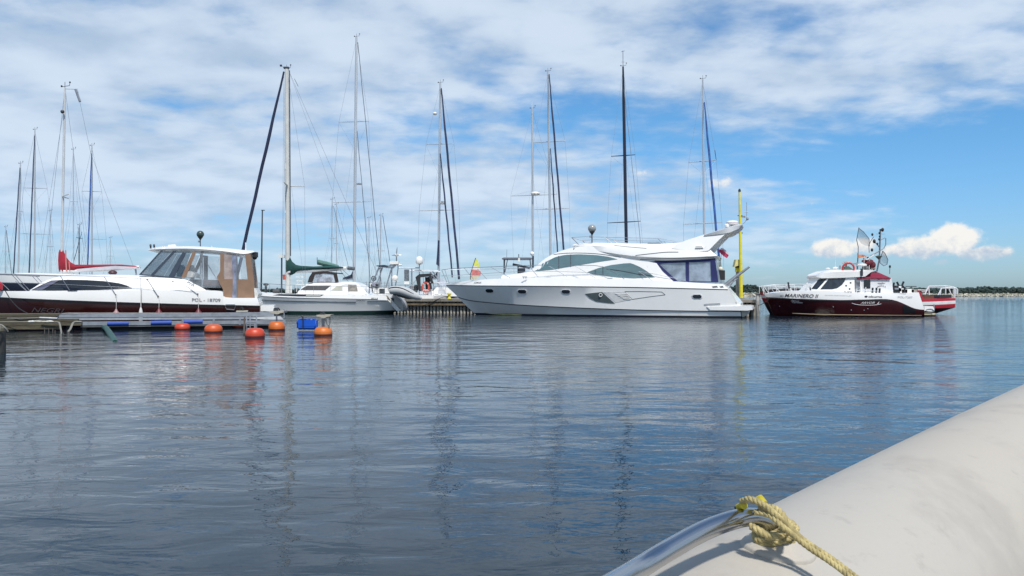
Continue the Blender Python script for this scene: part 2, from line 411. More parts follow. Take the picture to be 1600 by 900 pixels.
def wood():
    ico = bmesh.new(); bmesh.ops.create_icosphere(ico, subdivisions=1, radius=1); iv = [v.co.copy() for v in ico.verts]; fi = [tuple(v.index for v in f.verts) for f in ico.faces]; ico.free()
    vs = []; fs = []; r = random.Random(11)
    def lump(c, s):
        o = len(vs); k = r.uniform(0, 6.3)
        for v in iv:
            j = r.uniform(.7, 1.25); vs.append((c[0]+(v.x*cos(k)-v.y*sin(k))*s*j*1.15, c[1]+(v.x*sin(k)+v.y*cos(k))*s*j, c[2]+v.z*s*j*.9))
        fs.extend(tuple(i+o for i in f) for f in fi)
    for i in range(6500):
        y = 330+r.random()**1.5*330; x = r.uniform(-.75, .95)*y
        px = CX+x/y*F
        ht = (3.3+.5*sin(px*.012+1)+.35*sin(px*.05))*(y/470)**.8 if px > 1000 else 2.2
        if 1150 < px < 1185: ht *= 1.25
        ht *= r.uniform(.82, 1.08)
        for k in range(3): lump((x+r.uniform(-1.6, 1.6), y+r.uniform(-1.5, 1.5), .6+ht*r.uniform(.25, .95)), r.uniform(.42, .82)*(y/420))
    me = bpy.data.meshes.new('far_wood'); me.from_pydata(vs, [], fs); me.materials.append(mat('far_foliage', (.024,.044,.038), .9, var=.35, vscale=.12))
    o = bpy.data.objects.new('far_wood', me); COL.objects.link(o); tag(o, 'dark green wood along the far shore behind the breakwater', kind='stuff')
wood()

# ------------------------------------------------------------------ pier (oblique, goes behind the yachts)
PF = Frame(18, 47.0); PZ = .90
def build_pier():
    root = thing('pier', tuple(PF.p(900, 470, 0, 0)), 'long weathered harbour pier with a wall of upright timber piles', 'pier')
    s0 = -75; s1 = PF.p(1178, 470, 0, 0).dot(PF.ax); D = 6.4
    def q(s, d, z): return PF.ax*s+PF.n*(PF.c+d)+Vector((0, 0, z))
    def blk(b, sa, sb, da, db, za, zb):
        b.add([q(s, d, z) for s in (sa, sb) for d in (da, db) for z in (za, zb)], [(0,1,3,2),(4,6,7,5),(0,4,5,1),(2,3,7,6),(0,2,6,4),(1,5,7,3)])
    b = MB(); blk(b, s0, s1-.1, .42, D-.4, -2.5, PZ-.2); b.build('pier_core', mat('shaded_concrete', (.07,.065,.055), .95, var=.3), root)  # darker concrete colour carries the shade in the gaps between piles
    # deck slabs, laid end to end with open joints
    s = s0; n = 0
    while s < s1-.2:
        L = 5.0; e = min(s+L-.03, s1+.12); b = MB(); dz = random.uniform(-.012, .012)
        blk(b, s, e, -.12, D, PZ-.16+dz, PZ+dz); b.build('deck_slab', CONC(), root); s += L; n += 1
    b = MB(); blk(b, s0, s1+.05, -.05, .06, PZ-.42, PZ-.26); b.build('waling_beam', mat('brown_waling', (.16,.12,.075), .85, var=.3, bump=.01), root)
    # upright piles: one mesh shared
    pm = []
    for v in range(4):
        b = MB(); r = random.Random(v); w = .082+.012*v/4
        b.tube([(0,0,-1.9), (0,0,-.3), (0,0,PZ-.17)], [w, w*.97, w*.93], 8); me0 = b.build('tmp', TIMB()); me = me0.data; 
        off = Vector(me0.location); me.transform(Matrix.Translation(off)); bpy.data.objects.remove(me0); me.name = 'pile'; pm.append(me)
    s = PF.p(560, 470, 0, 0).dot(PF.ax); r = random.Random(2)
    while s < s1:
        p = q(s+r.uniform(-.02, .02), .22+r.uniform(-.03, .03), 0); lean_part('pile', pm[r.randrange(4)], root, p-Vector(root.location)); s += .232
    s = s0
    b = MB()
    while s < PF.p(560, 470, 0, 0).dot(PF.ax): b.tube([q(s, .22, -1.9), q(s, .22, PZ-.17)], .085, 6); s += .23
    tag(b.build('pile_row', TIMB(), root), kind='stuff')
    # end wall piles
    d = .5
    while d < D: lean_part('pile', pm[r.randrange(4)], root, q(s1-.02, d, 0)-Vector(root.location)); d += .235
    b = MB(); b.tube([q(s1+.22, -.2, -1.9), q(s1+.22, -.2, PZ+.28)], .12, 10); b.build('corner_post', mat('pale_post', (.34,.33,.31), .8, var=.3, bump=.01), root)
    b = MB(); b.box(q(s1+.22, -.2, PZ+.31), .3, .3, .06, PF.ax); b.build('post_cap', DARKM(), root)
    return q, s1
pq, PS1 = build_pier()

def lamp(px, py, label, rad=.26, mt=None):
    t = PF.t(px)+3.2; c = P(px, py, t)
    root = thing('globe_lamp', (c.x, c.y, PZ), label, 'street lamp', 'globe lamps on the pier')
    b = MB(); b.tube([(c.x, c.y, PZ), (c.x, c.y, PZ+1), (c.x, c.y, c.z-rad)], [.055, .04, .035], 8); b.build('post', DARKM(), root, True)
    b = MB(); b.lathe((c.x, c.y, c.z), [(.05, -rad*1.55), (.09, -rad*1.25), (.19, -rad*.8)], 12); b.build('collar', DARKM(), root, True)
    b = MB(); b.ball(c, rad, 16, 10); b.build('globe', mt or mat('grey_globe_glass', (.26,.28,.28), .22, var=.1, spec=.7), root, True, 60)
    b = MB(); b.box((c.x-.1, c.y, c.z-rad*2.0), .12, .1, .14); b.build('sensor', GALV(), root)
lamp(925, 357, 'grey globe lamp on a dark post above the white motor yacht')
lamp(313, 366, 'dark greenish globe lamp above the white hardtop of the maroon cruiser', .27, mat('green_globe', (.045,.07,.065), .3, var=.1))

def beacon():
    t = 50.0; c = P(1158, 466, t)
    root = thing('beacon_pole', (c.x, c.y, PZ), 'tall yellow steel pole standing at the end of the pier', 'pole')
    top = P(1155.5, 300, t)
    b = MB(); b.tube([(c.x, c.y, PZ), (c.x-.02, c.y, 3), (top.x, c.y, top.z)], [.12, .10, .062], 10); b.build('pole', YELLOW(), root, True)
    b = MB(); b.lathe((top.x, c.y, top.z), [(.07, 0), (.09, .08), (.05, .2)], 8); b.build('lantern', DARKM(), root, True)
    for py in (337, 364):
        p = P(1156.5, py, t); b = MB(); b.box((p.x, p.y, p.z), .32, .05, .05); b.build('bracket', DARKM(), root)
    b = MB(); p = P(1156.5, 466, t); b.box((p.x, p.y, PZ+.03), .5, .5, .06); b.build('base_plate', GALV(), root)
    root = thing('equipment_box', tuple(Vector((P(1153, 466, t+.4).x, t+.4, PZ))), 'yellow box with a gabled lid on a post behind the beacon pole', 'equipment box')
    p = P(1152.2, 440, t+.4); b = MB(); b.tube([(p.x, p.y, PZ), (p.x, p.y, P(0, 424, t).z)], .10, 8); b.build('post', mat('grey_post', (.30,.29,.27), .7, var=.2), root)
    b = MB(); b.box(P(1152.5, 419.5, t+.4), .25, .28, .42); b.build('box', YELLOW(), root)
    fr = Frame(0, t+.6); b = MB(); b.slab(fr, [(1147.5, 417), (1150, 405.5), (1157, 405.5), (1157, 414)], 0.5, .05); b.build('lid', mat('faded_yellow', (.62,.55,.22), .6), root)
    b = MB(); b.box(P(1152, 416.8, t+.2), .24, .05, .12); b.build('dark_window', BLACK(), root)
beacon()

def clutter_bollards():
    for k, (px, lab) in enumerate(((702, 'small yellow mooring bollard on the pier beside the bow of the white yacht'),)):
        p = PF.p(px, 466, -.5, PZ); root = thing('mooring_bollard', tuple(p), lab, 'bollard')
        b = MB(); b.lathe(p, [(.13, 0), (.12, .05), (.08, .08), (.08, .24), (.14, .28), (.13, .36), (.05, .38)], 12); b.build('bollard_body', YELLOW(), root, True)
    a = PF.p(702, 462, -.5, PZ+.2); c = PF.p(668, 470, .1, PZ-.35); d = PF.p(645, 475, .2, PZ-.55)
    o = wires('mooring_rope', [(cat_rom([tuple(a), tuple(PF.p(688, 463, .1, PZ+.05)), tuple(c), tuple(d), tuple(PF.p(638, 480, .1, .1))], 6), .02)], BLACK(), None)
    tag(o, 'black mooring rope slung from the yellow bollard down the timber piles', 'rope')
clutter_bollards()

# ================================================================== WHITE MOTOR YACHT
def build_yacht():
    fr = Frame(18, 44.5); c = fr.p(940, 480, 0, 0)
    R = thing('motor_yacht', tuple(c), 'large white flybridge motor yacht with navy cockpit canopy moored along the pier', 'yacht')
    E = [(697.5,443.5,.02),(720,440,.75),(750,437,1.3),(800,434.5,1.78),(860,434,2.08),(930,435,2.24),(1000,437,2.28),(1060,440,2.26),(1131,444.5,2.18)]
    G = [(697,445.5,.02),(722,445.5,.88),(752,446,1.48),(800,446.3,1.95),(860,446.8,2.24),(930,447.6,2.36),(1000,448.6,2.38),(1070,450.2,2.36),(1137,452,2.25)]
    G2 = [(a+.3, b+1.4, d-.03 if d > .1 else .02) for a, b, d in G]
    Sk = [(716,464,.02),(735,469,.55),(762,472,1.05),(805,475.5,1.6),(860,478.5,1.98),(930,481.5,2.2),(1000,483.8,2.24),(1070,485.2,2.24),(1157,486,2.2)]
    Sk2 = [(a, b+1.5, max(.02, d-.06)) for a, b, d in Sk]
    Bt = [(740,0,.02,.09),(756,0,.25,.09),(777,0,.62,.09),(812,0,1.15,.09),(862,0,1.65,.09),(930,0,1.98,.09),(1000,0,2.1,.09),(1070,0,2.14,.09),(1158,0,2.1,.09)]
    Wt = [(a+(6 if i < 2 else 0), b, d*.985, -.06) for i, (a, b, d, z) in enumerate(Bt)]
    K = [(768,0,.02,-.5),(775,0,.12,-.5),(790,0,.35,-.5),(820,0,.7,-.5),(862,0,1.1,-.5),(930,0,1.4,-.5),(1000,0,1.5,-.5),(1070,0,1.5,-.5),(1158,0,1.5,-.5)]
    groove = mat('grey_rub_line', (.10,.11,.115), .5)
    hull = loft('hull', fr, [K, Wt, Bt, Sk2, Sk, G2, G, E], [GEL(), mat('antifouling', (.012,.014,.022), .6), groove], R, 4, [1, 1, 0, 2, 0, 2, 0, 0], angle=24)
    bh = bvh_of(hull)
    stripe('waterline_stain', bh, dens([(757,488.5),(775,490.3),(790,491.2),(815,491.8)], 4), 1.6, mat('algae_stain', (.40,.38,.16), .7, var=.3), hull, .008)
    for x in (1060, 1064): stripe('rust_streak', bh, [(x, 487), (x+.3, 492.5)], 1.2, mat('rust_stain', (.45,.36,.22), .7, var=.3), hull, .006)
    frame = mat('porthole_frame', (.62,.63,.62), .35)
    for x, y, w in ((764.5,454.4,12.5), (815.5,455.6,14), (884,455.7,14), (1089,463.3,15)):
        pol = [(x-w/2-1,y-1.2),(x-w/2+1.5,y-3.6),(x+w/2-2,y-3.6),(x+w/2+1,y-1),(x+w/2+.6,y+2.4),(x+w/2-2,y+3.9),(x-w/2+3,y+3.7),(x-w/2,y+1.8)]
        f = panel('porthole', bh, pol, frame, hull, .014, 10)
        cx, cy = x, y; panel('glass', bh, [(cx+(a-cx)*.84, cy+(b_-cy)*.74) for a, b_ in pol], DGLASS(), f, .03, 10)
    w = panel('hull_window', bh, [(914,459),(938,456.5),(941,456.4),(960.5,474),(950,473.5),(931,471),(922,466)], mat('grey_hull_glass', (.07,.09,.09), .15, spec=.7), hull, .02, 14)
    b = MB(); p = P(938.5, 461, hit(bh, 938.5, 461)-.05); b.torus(p, .085, .018, (0,1,0), 16, 6); b.build('porthole_ring', GEL2(), w, True)
    v = panel('air_intake', bh, [(943,456.3),(976,455.3),(988,467.5),(962,473)], mat('intake_recess', (.60,.60,.59), .5), hull, .010, 12)
    for k in range(4): stripe('louvre', bh, dens([(961+k*4.2,458.5+k*2.6),(968+k*4.3,459.8+k*2.5),(980+k*2,459.3+k*2.5)], 3), 1.3, GEL2(), v, .03)
    stripe('styling_line', bh, [(976,455.4),(1000,455.3),(1034,456),(1039.5,460.5),(1015,463.6),(988,467.6)], .7, groove, hull)
    stripe('styling_line', bh, [(976,455.6),(988,467.6)], .8, groove, hull)
    stripe('quarter_crease_shade', bh, [(1100,476),(1125,474.5),(1152,473.5)], 2.6, mat('painted_crease_shade', (.36,.37,.38), .5), hull, .012)  # shade of the crease painted on the hull as a grey stripe
    lettering('boat_name', bh, 'JOMAX', 740, 752.5, 442.8, 442.8, 2.6, mat('grey_lettering', (.12,.12,.14), .5), hull, .3)
    # raked quarter and bathing platform
    b = MB(); b.slab(fr, [(1131,444.5),(1137,452),(1157,486),(1157,474),(1154.5,472)], 2.12, -2.12); b.build('transom', GEL(), R)
    b = MB(); b.slab(fr, [(1104,479),(1170,478),(1175.5,479.5),(1176,484),(1168,485.3),(1110,484.5)], 2.28, -2.1); b.build('bathing_platform', GEL(), R)
    b = MB(); b.slab(fr, [(1158,486),(1170,486),(1168,492),(1160,496)], 1.6, -1.5); b.build('platform_support', GEL2(), R)
    b = MB(); b.slab(fr, [(1126,451),(1136,446.5),(1152,472.5),(1150,473)], 2.2, 2.14); b.build('quarter_moulding', GEL2(), R)
    for (x0, x1) in ((1112,1122),(1124,1131)): panel('quarter_vent', bh, [(x0,447.6),(x1-2,446.6),(x1,449),(x0+2,449.6)], DARKM(), hull, .012, 4)
    # deckhouse
    base = [(783,435,1.15),(823,434,1.55),(852,434.5,1.72),(882,435,1.84),(920,436,1.92),(970,437.5,1.96),(1015,439,1.98),(1054,441.5,1.98)]
    waist = [(784,431,1.05),(823,426,1.42),(851,421,1.62),(882,420,1.75),(920,420,1.84),(970,420,1.88),(1008,421,1.9),(1035,424,1.9)]
    shld = [(785,430,.95),(824,424.8,1.15),(855,402,1.32),(886,389.5,1.40),(922,384,1.46),(970,384,1.55),(1000,386,1.62),(1012,392,1.65)]
    top = [(785,429.3,.02),(824,423.8,.02),(857,400.5,.02),(888,388,.02),(922,382,.02),(970,382,.02),(1000,384,.02),(1012,390,.02)]
    house = loft('deckhouse', fr, [base, waist, shld, top], GEL(), R, 5, angle=38)
    bd = bvh_of(house)
    wp = [(830,423.6),(848,411.5),(868,401.5),(882,398.3),(905,397.2),(932,398.5),(950,401),(965,405),(940,408.5),(900,415),(865,421),(845,423)]
    w = panel('windscreen', bd, wp, TGLASS(), house, .015, 34, 5)
    for x, y0, y1 in ((873,399.8,419.5), (891.5,397.6,416.6)): stripe('mullion', bd, [(x,y0),(x,y1)], 1.0, DARKM(), w, .03)
    b = MB()
    for x, y0, y1 in ((873,399.8,419.5), (891.5,397.6,416.6)):
        t = hit(bd, x, (y0+y1)/2) or 44; b.tube([P(x, y0, (hit(bd,x,y0) or t)-.03), P(x, y1, (hit(bd,x,y1) or t)-.03)], .016, 5)
    b.build('glazing_bar', DARKM(), w)
    eb = cat_rom([(865,397.5),(885,395.5),(912,395.3),(940,397.2),(970,402)], 5)
    stripe('eyebrow_line', bd, eb, .8, groove, house, .02)
    wl = [(917.5,425.2),(935,418.8),(955,414),(975,411.5),(986,411),(1000,417),(1012,424.5),(1023,433.2),(990,435),(965,433.5),(940,430.3),(925,428)]
    w2 = panel('saloon_window', bd, wl, TGLASS(), house, .015, 34, 4)
    b = MB()
    for x, y0, y1 in ((930,421.5,428.5), (942,418,430)): b.tube([P(x, y0, (hit(bd,x,y0) or 43)-.03), P(x, y1, (hit(bd,x,y1) or 43)-.03)], .014, 5)
    b.build('glazing_bar', DARKM(), w2)
    stripe('curtain_edge', bd, cat_rom([(948,420),(975,424),(1000,429),(1018,431.5)], 4), .9, mat('curtain_dark', (.03,.05,.055), .5), w2, .028)
    # flybridge
    f0 = [(905,392,.9),(935,396,1.45),(985,405,1.72),(1040,407,1.8),(1085,405.5,1.82),(1119,404,1.75)]
    f1 = [(900,389,1.0),(932,392,1.55),(985,399.5,1.86),(1040,402.5,1.95),(1085,401.5,1.98),(1121,399.5,1.9)]
    f2 = [(893,384,1.05),(930,384,1.52),(985,388.5,1.78),(1040,391,1.85),(1085,392,1.86),(1113,393.5,1.8)]
    f3 = [(897,381.5,.9),(930,379.5,1.32),(985,380.5,1.6),(1040,380.5,1.66),(1080,378,1.66),(1104,384,1.6)]
    f4 = [(900,381.2,.02),(930,379,.02),(985,382,.02),(1040,382,.02),(1080,384,.02),(1104,386,.02)]
    fly = loft('flybridge', fr, [f0, f1, f2, f3, f4], GEL(), R, 5, angle=34)
    bf = bvh_of(fly, house)
    stripe('moulding_line', bf, cat_rom([(993,399),(1015,396.5),(1040,394),(1060,393.8)], 4), .9, groove, fly, .015)
    stripe('soffit_line', bf, cat_rom([(1000,405.5),(1030,404.3),(1080,403),(1116,402.2)], 4), .9, groove, fly, .015)
    stripe('fly_line', bf, cat_rom([(960,383.5),(985,386),(1010,388)], 4), .7, groove, fly, .015)
    b = MB(); b.slab(fr, [(1087,384.5),(1096,384),(1099,387.5),(1086,388)], 1.88, 1.7); b.build('vent_hood', GEL2(), fly)
    for x, w_ in ((1022, 22), (1059, 18)):
        b = MB(); b.slab(fr, [(x-w_/2,381),(x-w_/2+2,379.2),(x+w_/2-3,378.8),(x+w_/2,380.4)], 1.2, -.6); b.build('seat_cushion', DARKM(), fly)
    # radar arch

    ap_ = [(1058,381),(1075,374.5),(1100,366.5),(1128,360),(1140,359.2),(1122,376),(1107,391.5),(1090,394),(1050,388)]
    def arch_side(sg):
        bb = [1.88-.30*(394-y)/35 for x, y in ap_]; near = [fr.p(x, y, k) for (x, y), k in zip(ap_, bb)]
        if sg < 0: near = [fr.mir(q, k) for q, k in zip(near, bb)]
        inn = [q+fr.n*(.22*sg) for q in near]; n = len(ap_); b = MB()
        b.add(near+inn, [tuple(range(n)), tuple(range(2*n-1, n-1, -1))]+[(i, (i+1) % n, n+(i+1) % n, n+i) for i in range(n)]); return b.build('radar_arch', GEL(), R)
    ar = arch_side(1); arch_side(-1)
    a0 = [(1100,369,1.7),(1135,364.5,1.66),(1148,360,1.4),(1158,355,.9)]; a1 = [(1100,367,1.72),(1130,358.5,1.7),(1146,353.5,1.45),(1160,351.6,.9)]; a2 = [(1104,366,.02),(1134,355.5,.02),(1147,350.5,.02),(1160,350.8,.02)]
    loft('arch_wing', fr, [a0, a1, a2], mat('arch_grey', (.55,.56,.57), .35, var=.05), ar, 4)
    b = MB(); p = fr.p(1144, 351, .5); b.lathe(p, [(.26, -.02), (.31, .03), (.31, .13), (.26, .19), (.1, .22)], 16); dm = b.build('radar_dome', GEL(), ar, True)
    b = MB(); b.lathe(p, [(.312, .06), (.312, .085)], 16); b.build('dome_band', mat('maroon_band', (.2,.03,.05), .5), dm)
    b = MB(); b.lathe(fr.p(1135.5, 355, .9), [(.1, 0), (.12, .1), (.07, .18)], 10); b.build('small_dome', GEL(), ar, True)
    w = MB(); w.tube([fr.p(x, y, .2) for x, y in ((1159,351),(1163,348),(1166,344),(1166.6,332),(1166.4,316))], .014, 5)
    for y, l in ((331.5, 3), (339.5, 3.5), (321, 1.5), (344, 1.5)): w.tube([fr.p(1166-l, y, .2), fr.p(1166+l, y, .2)], .018, 5)
    w.ball(fr.p(1161.5, 338.2, .2), .09, 8, 5, (1.4,1,.6)); w.ball(fr.p(1168, 342, .2), .07, 8, 5); w.build('antenna_mast', GALV(), ar)
    # canopy
    cv = MB(); poly = [(1008,409.5),(1040,406.8),(1118,404),(1122.5,441.5),(1057,441.5)]
    def hole(outer, inner, b1, th): pass
    nb = 1.80
    def strip(a): cv.slab(fr, a, nb, nb-.03)
    strip([(1008,409.5),(1032,407.4),(1033,411.5),(1030,413),(1061,441.5),(1056,441.5)])
    strip([(1032,407.4),(1118,404),(1118,408.2),(1033,411.5)]); strip([(1071,409.8),(1076.5,409.6),(1076.8,439.5),(1072,439.5)])
    strip([(1110,408.3),(1118,408),(1122.5,441.5),(1111.5,441.5)]); strip([(1061,441.5),(1059,439.8),(1111.5,439.8),(1111.5,441.5)])
    can = cv.build('cockpit_canopy', mat('bright_navy_canvas', (.016,.022,.105), .75, var=.15, bump=.01), R)
    for pl in ([(1030,412.6),(1033,411.3),(1071,409.6),(1072,439.9),(1059,439.9)], [(1076.5,409.4),(1110,408.1),(1111.5,439.9),(1076.8,439.9)]):
        b = MB(); b.slab(fr, pl, nb-.035, nb-.045); b.build('clear_panel', mat('milky_vinyl', (.30,.355,.43), .12, var=.35, vscale=1.5, alpha=.72, spec=.8), can)
    b = MB(); b.slab(fr, [(1118,405),(1120,405),(1126,441),(1122.5,441.5)], 1.75, -1.75); b.build('aft_curtain', mat('grey_blue_vinyl', (.30,.36,.44), .15, alpha=.7), can)
    b = MB(); b.slab(fr, [(1063,441),(1066,428),(1080,424),(1098,427),(1104,441)], 1.2, .4); b.build('cockpit_seat', mat('grey_upholstery', (.16,.16,.19), .7), R)
    b = MB(); b.slab(fr, [(1010,411),(1016,408),(1056,440),(1050,441)], 1.7, -1.7); b.build('aft_bulkhead', GEL2(), R)
    b = MB(); b.slab(fr, [(1008,440),(1130,444),(1130,446.5),(1008,443)], 2.05, -2.05); b.build('cockpit_sole', GEL2(), R)
    # rails
    def rail(pts, bs, r=.014): return [tuple(fr.p(x, y, bb)) for (x, y), bb in zip(pts, bs)]
    T = [(691,421.5),(716,419),(745,418),(790,416),(845,414.2),(897,414.8),(943,417),(978,438)]; bt = [.3,1.0,1.4,1.75,2.0,2.12,2.16,2.2]
    M_ = [(690,431),(716,430),(745,428.5),(790,425.3),(845,423.8),(897,425),(935,427),(955,431)]; bm = [.25,1.0,1.4,1.78,2.0,2.12,2.16,2.18]
    seg = []
    for sgn in (1, -1):
        f = lambda pts, bs: [tuple(fr.p(x, y, bb) if sgn > 0 else fr.mir(fr.p(x, y, bb), bb)) for (x, y), bb in zip(pts, bs)]
        seg += [(cat_rom(f(T, bt), 3), .016), (cat_rom(f(M_, bm), 3), .009)]
        for (xa, ya, ba), (xb, yb, bb) in (((690,421.5,.25),(699,443,.15)), ((725,418.6,1.1),(740,436.5,1.2)), ((766,417,1.6),(797,434,1.72)), ((826,414.8,1.95),(841,433,1.95)), ((855,414.2,2.02),(886,432,2.1)), ((897,414.8,2.12),(931,434.5,2.2)), ((998,424,2.0),(1022,440,2.25)), ((1060,436,2.0),(1075,441,2.2))):
            seg.append((f([(xa,ya),(xb,yb)], [ba,bb]), .013))
        seg.append((f([(998,424),(1028,429),(1060,436)], [2.0,2.02,2.0]), .012))
    wires('guard_rail', seg, STEEL(), R)
    seg = []
    for bb, s_ in ((1.3, 1), (1.3, -1)):
        f = lambda x, y, b_=bb: tuple(fr.p(x, y, b_) if s_ > 0 else fr.mir(fr.p(x, y, b_), b_))
        seg += [([f(893,371), f(915,369.8), f(960,371), f(1005,372), f(1030,372.5), f(1050,376), f(1068,379.5)], .012), ([f(893,371), f(904,382)], .02), ([f(945,371), f(957,381)], .02),
                ([f(893,371), f(920,379), f(961,385.5)], .013), ([f(945,371), f(985,381), f(1025,388.5)], .013), ([f(1028,373), f(1037,382)], .012), ([f(1000,379), f(1040,379.5)], .01)]
    wires('flybridge_rail', seg, STEEL(), fly)
    for x in (820, 953):
        b = MB(); p = fr.p(x, 434 if x < 900 else 436.3, 2.1); b.tube([p+Vector((-.14,0,.05)), p+Vector((.14,0,.05))], .022, 6); b.tube([p+Vector((-.06,0,-.05)), p+Vector((-.06,0,.05))], .018, 5); b.tube([p+Vector((.06,0,-.05)), p+Vector((.06,0,.05))], .018, 5); b.build('deck_cleat', STEEL(), R, True)
    b = MB(); b.box(fr.p(897, 390.8, 1.42), .08, .06, .2); b.build('navigation_light', DARKM(), R)
    # passerelle / davit
    b = MB(); b.tube([fr.p(1131,447,1.0), fr.p(1150,432,1.0), fr.p(1171,417,1.0)], [.10,.085,.05], 8); b.tube([fr.p(1134,449,1.2), fr.p(1153,435,1.1)], .03, 6); b.tube([fr.p(1139,450,1.0), fr.p(1147,438,1.0)], .025, 6); b.build('gangway', GALV(), R, True)
    b = MB(); b.box(fr.p(1126, 430, 1.5), .35, .4, .5); b.build('life_raft', BLACK(), R)
    b = MB(); b.ball(fr.p(1126, 420.5, 1.3), .13, 10, 7); b.build('searchlight', mat('ivory', (.6,.57,.45), .4), R, True)
    # national flag: white over red, on its own staff
    fl = thing('national_flag', tuple(fr.p(1121, 430, 1.0)), 'small white and red flag flying from the stern of the white motor yacht', 'flag')
    wires('flagstaff', [([fr.p(1122,441,1.0), fr.p(1128,389,1.0)], .012)], DARKM(), fl)
    def cloth(name, pts, m):
        b = MB(); n = len(pts[0]); vs = []
        for j, row in enumerate(pts):
            for i, (x, y) in enumerate(row): vs.append(fr.p(x, y, 1.0+.10*sin(i*2.1+j)))
        o = len(vs); vs2 = vs+[v+Vector((0,.006,0)) for v in vs]
        fs = [(j*n+i, j*n+i+1, (j+1)*n+i+1, (j+1)*n+i) for j in range(len(pts)-1) for i in range(n-1)]
        b.add(vs2, fs+[tuple(k+o for k in f) for f in fs]); return b.build(name, m, fl, True)
    cloth('white_band', [[(1127,387.5),(1130,388),(1134,391),(1139,396)],[(1125,389.5),(1129,391),(1134,395),(1138.5,399)]], mat('flag_white', (.62,.56,.60), .9))
    cloth('red_band', [[(1125,389.5),(1129,391),(1134,395),(1138.5,399)],[(1122,391.5),(1126,396),(1131,400.5),(1136,403.5)]], mat('flag_red', (.42,.04,.10), .9, var=.15))
build_yacht()

# ================================================================== RIGS AND SAILING YACHTS
def rig(R, t, base, top, spr=(), stays=(), mm=None, r=.085, deckw=1.5, shroud=True, instr=True, mastr2=.7, twist=.3, lower=None):
    """mast with spreaders, shrouds and furled sails; every point a photo pixel at depth t (stay feet have their own depth)"""
    mm = mm or ALU()
    b = MB(); A = P(*base, t); B = P(*top, t); b.tube([A, A.lerp(B, .5), A.lerp(B, .85), B], [r, r, r*.92, r*mastr2], 8); mast = b.build('mast', mm, R, True)
    tips = []
    for (x0, x1, y, sl_) in spr:
        k = (base[1]-y)/(base[1]-top[1]); mx = base[0]+(top[0]-base[0])*k
        for s, x in ((-1, x0), (1, x1)):
            if x is None: continue
            tip = P(x, y+sl_*s, t+s*twist*abs(x-mx)/20); tips.append((s, y, tip))
            b = MB(); b.tube([P(mx, y, t), tip], [.038, .022], 6); b.build('spreader', mm, mast)
    seg = []
    if shroud:
        for s in (-1, 1):
            tp = sorted([(y, p) for ss, y, p in tips if ss == s], key=lambda q: q[0])
            pts = [B+Vector((0,0,-.15))]+[p for y, p in tp]+[P(base[0], 0, t)*0+Vector((A.x+s*deckw, A.y+s*twist, 1.1))]
            seg.append((pts, .0085))
            if tp: seg.append(([B.lerp(A, .35), Vector((A.x+s*deckw*.85, A.y+.5*s, 1.1))], .006)); seg.append(([tp[0][1], A.lerp(B, .55)], .005))
        wires('shrouds', seg, WIRE(), mast, 4)
    for st in stays:
        (x0, y0, x1, y1, rr, m, tt) = st; b = MB(); a, c = P(x0, y0, t-.1), P(x1, y1, tt)
        n = 14; pts = [a.lerp(c, i/n)+Vector((.012*sin(i*1.7), 0, 0)) for i in range(n+1)]
        b.tube(pts, [rr*(.55+.45*min(1, i/4)) if rr > .03 else rr for i in range(n+1)], 7); b.build('furled_sail' if rr > .03 else 'forestay', m, R, True)
    if instr:
        b = MB(); b.tube([B, B+Vector((0,0,.28))], .012, 4); b.tube([B+Vector((-.16,0,.04)), B+Vector((.22,0,.10))], .014, 4); b.tube([B+Vector((.22,0,.10)), B+Vector((.24,0,.26))], .012, 4)
        b.ball(B+Vector((-.16,0,.07)), .05, 6, 4); b.ball(B+Vector((.24,0,.26)), .045, 6, 4); b.build('masthead_instruments', DARKM(), mast)
    return mast
